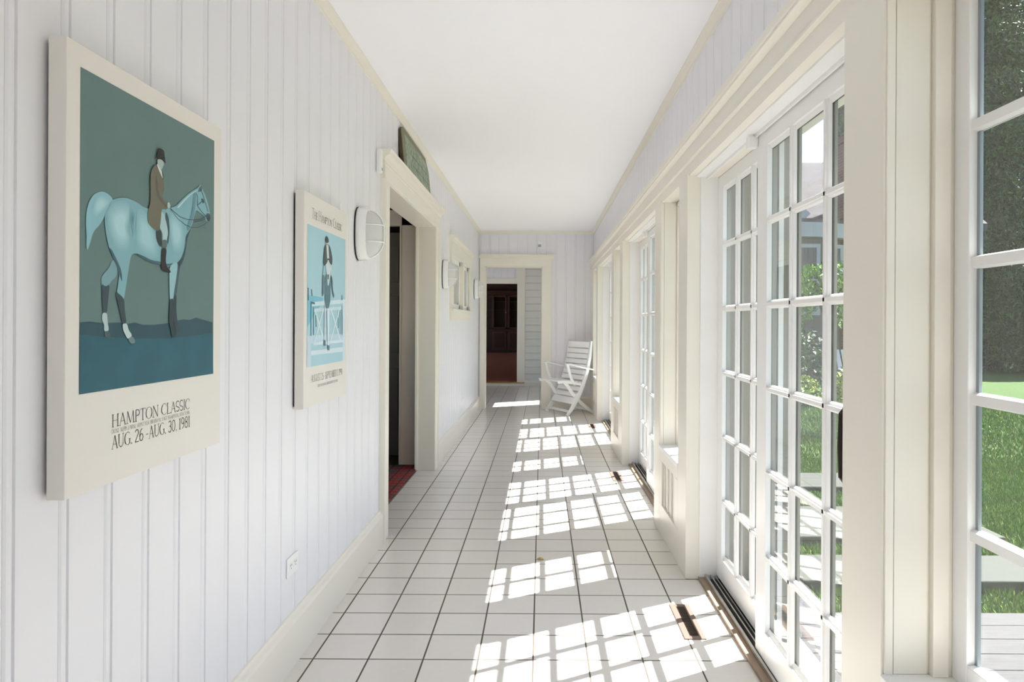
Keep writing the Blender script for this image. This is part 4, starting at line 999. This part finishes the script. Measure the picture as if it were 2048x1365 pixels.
for i, (x, y, r, h, mt, lb) in enumerate(((4.9, 13.4, .5, .55, 'y', 'yellow green clipped shrub left of the pair on the lawn edge'), (6.1, 13.2, .5, .75, 'y', 'yellow green shrub right of the pair on the lawn edge'), (5.5, 15.5, .85, 1.5, 'd', 'dark green rounded bush against the neighbouring house'), (3.9, 16.3, .5, 1.9, 'd', 'dark green upright bush left of the neighbouring house'))):
    mats = [M['yelA'], M['leafB'], M['leafC']] if mt == 'y' else [M['leafB'], M['conB'], M['conC']]
    plant('garden_shrub', lb, 'shrub', (x, y, GZ), [(x, y, GZ+h*.55), (x+r*.3, y-.1, GZ+h*.35)], [(r, r, h*.55), (r*.8, r*.8, h*.4)], [1500, 900], .05 if mt == 'y' else .07, mats, [.45, .35, .2] if mt == 'y' else [.2, .4, .4], [([(x, y, GZ), (x, y, GZ+h*.7)], .03)], .4, 0, 'shrubs along the neighbouring house')
# low hedge closing the garden
hv = leaves([(x_, 37+.4*math.sin(x_), 1.2) for x_ in np.arange(0, 36, 1.2)], [(1.2, .8, 2.0)]*30, [420]*30, .16, .4)
o = tag(fastmesh('hedge', hv, 4, [M['conA'], M['conB'], M['conC']], weights=[.25, .45, .3]), 'long dark green hedge closing the far side of the garden', 'hedge')

# neighbouring house wing
HO = (6.5, 18, GZ); hs = tag(empty('neighbouring_house', HO), 'shingled house wing with grey roof and brick chimney beyond the lawn', 'house')
mb = MB(); mb.box(3.9, 10.9, 17.8, 23.5, GZ, 3.95, M['shingle_wall']); mb.build('house_wall', hs)
mb = MB()   # bay
bay = [(5.4+1.35*math.cos(a)+.9, 17.8-1.0*math.sin(a)) for a in np.linspace(0, math.pi, 9)]
mb.prism(bay, 'z', GZ, 3.4, M['shingle_wall']); mb.build('bay_wall', hs)
mb = MB(); bay2 = [(5.4+1.55*math.cos(a)+.9, 17.8-1.2*math.sin(a)) for a in np.linspace(0, math.pi, 17)]
mb.prism(bay2, 'z', 3.4, 3.75, M['housetrim']); mb.prism([(x, y+.05) for x, y in bay2], 'z', 3.75, 3.85, M['roof']); mb.build('bay_cornice', hs)
mb = MB(); ridge = 6.1; ev = 3.85
v = [(3.6, 17.4, ev), (11.2, 17.4, ev), (11.2, 20.6, ridge), (3.6, 20.6, ridge), (3.6, 23.8, ev), (11.2, 23.8, ev)]
vt = [(a, b, c-.18) for a, b, c in v]
mb.add(v+vt, [(0, 1, 2, 3), (3, 2, 5, 4), (6, 9, 8, 7), (9, 10, 11, 8), (0, 6, 7, 1), (4, 5, 11, 10), (0, 3, 9, 6), (3, 4, 10, 9), (1, 7, 8, 2), (2, 8, 11, 5)], M['roof']); mb.build('roof', hs)
mb = MB(); mb.add([(3.9, 17.8, 3.9), (3.9, 23.5, 3.9), (3.9, 20.6, 6.0), (4.0, 17.8, 3.9), (4.0, 23.5, 3.9), (4.0, 20.6, 6.0)], [(0, 1, 2), (3, 5, 4), (0, 3, 4, 1), (1, 4, 5, 2), (0, 2, 5, 3)], M['shingle_wall']); mb.build('gable_wall', hs)
mb = MB(); mb.beam([(5.9, 17.15, 4.55), (6.55, 17.15, 3.95)], .12, .22, (0, 1, 0), M['housetrim']); mb.beam([(5.9, 17.15, 4.55), (5.25, 17.15, 3.95)], .12, .22, (0, 1, 0), M['housetrim'])
mb.add([(5.2, 17.2, 3.9), (6.6, 17.2, 3.9), (5.9, 17.2, 4.6), (5.2, 19.2, 4.9), (6.6, 19.2, 4.9), (5.9, 19.2, 5.1)], [(0, 1, 2), (0, 2, 5, 3), (1, 4, 5, 2), (0, 3, 4, 1), (3, 5, 4)], M['roof']); mb.build('dormer', hs)
mb = MB(); mb.box(7.5, 8.5, 17.2, 17.95, GZ, 5.95, M['brick']); mb.box(7.45, 8.55, 17.15, 18.0, 5.82, 5.98, M['brick']); ch = mb.build('chimney', hs)
mb = MB(); mb.box(7.65, 8.25, 17.35, 17.8, 6.14, 6.18, M['dark'])
for x in (7.7, 8.2):
    for y in (17.4, 17.75): mb.box(x-.015, x+.015, y-.015, y+.015, 5.95, 6.14, M['dark'])
o = mb.build('chimney_cap', hs); o.parent = ch; o.location = (0, 0, 0)
for (x0, x1, z0, z1, yy) in ((6.15, 6.65, 1.6, 3.15, 16.80), (7.05, 7.3, 1.6, 3.15, 16.98), (8.5, 9.3, 1.4, 3.1, 17.78), (9.7, 10.4, 1.4, 3.1, 17.78), (4.3, 4.9, 1.4, 3.1, 17.78)):
    mb = MB(); t = .09
    mb.box(x0-t, x1+t, yy-.05, yy+.03, z0-t, z0, M['housetrim']); mb.box(x0-t, x1+t, yy-.05, yy+.03, z1, z1+t, M['housetrim']); mb.box(x0-t, x0, yy-.05, yy+.03, z0, z1, M['housetrim']); mb.box(x1, x1+t, yy-.05, yy+.03, z0, z1, M['housetrim'])
    zm = (z0+z1)/2; mb.box(x0, x1, yy-.03, yy-.01, zm-.02, zm+.02, M['housetrim'])
    o = mb.build('house_window', hs)
    mb = MB(); mb.box(x0, x1, yy-.01, yy+.01, z0, z1, M['ext_glass']); g_ = mb.build('window_pane', hs); g_.parent = o; g_.location = (0, 0, 0)
# white garden chair on the terrace
def gchair(x, y, lab):
    o = tag(empty('garden_chair', (x, y, GZ)), lab, 'chair', 'white garden chairs on the far terrace')
    mb = MB()
    for i in range(5): mb.beam([(x-.26+.13*i, y, GZ+.38), (x-.28+.14*i, y+.25, GZ+1.0)], .10, .02, (1, 0, 0), M['housetrim'])
    mb.build('backrest', o)
    mb = MB()
    for i in range(4): mb.box(x-.3, x+.3, y-.45+.12*i, y-.35+.12*i, GZ+.36, GZ+.38, M['housetrim'])
    mb.build('seat', o)
    for sx in (-.28, .28):
        for sy in (-.42, 0): mb = MB(); mb.box(x+sx-.03, x+sx+.03, y+sy-.03, y+sy+.03, GZ, GZ+.55, M['housetrim']); mb.build('leg', o)
        mb = MB(); mb.box(x+sx-.06, x+sx+.06, y-.48, y+.1, GZ+.55, GZ+.575, M['housetrim']); mb.build('armrest', o)
gchair(6.95, 15.4, 'white garden chair nearer the shrubs, outside'); gchair(7.9, 15.3, 'white garden chair by the brick chimney')
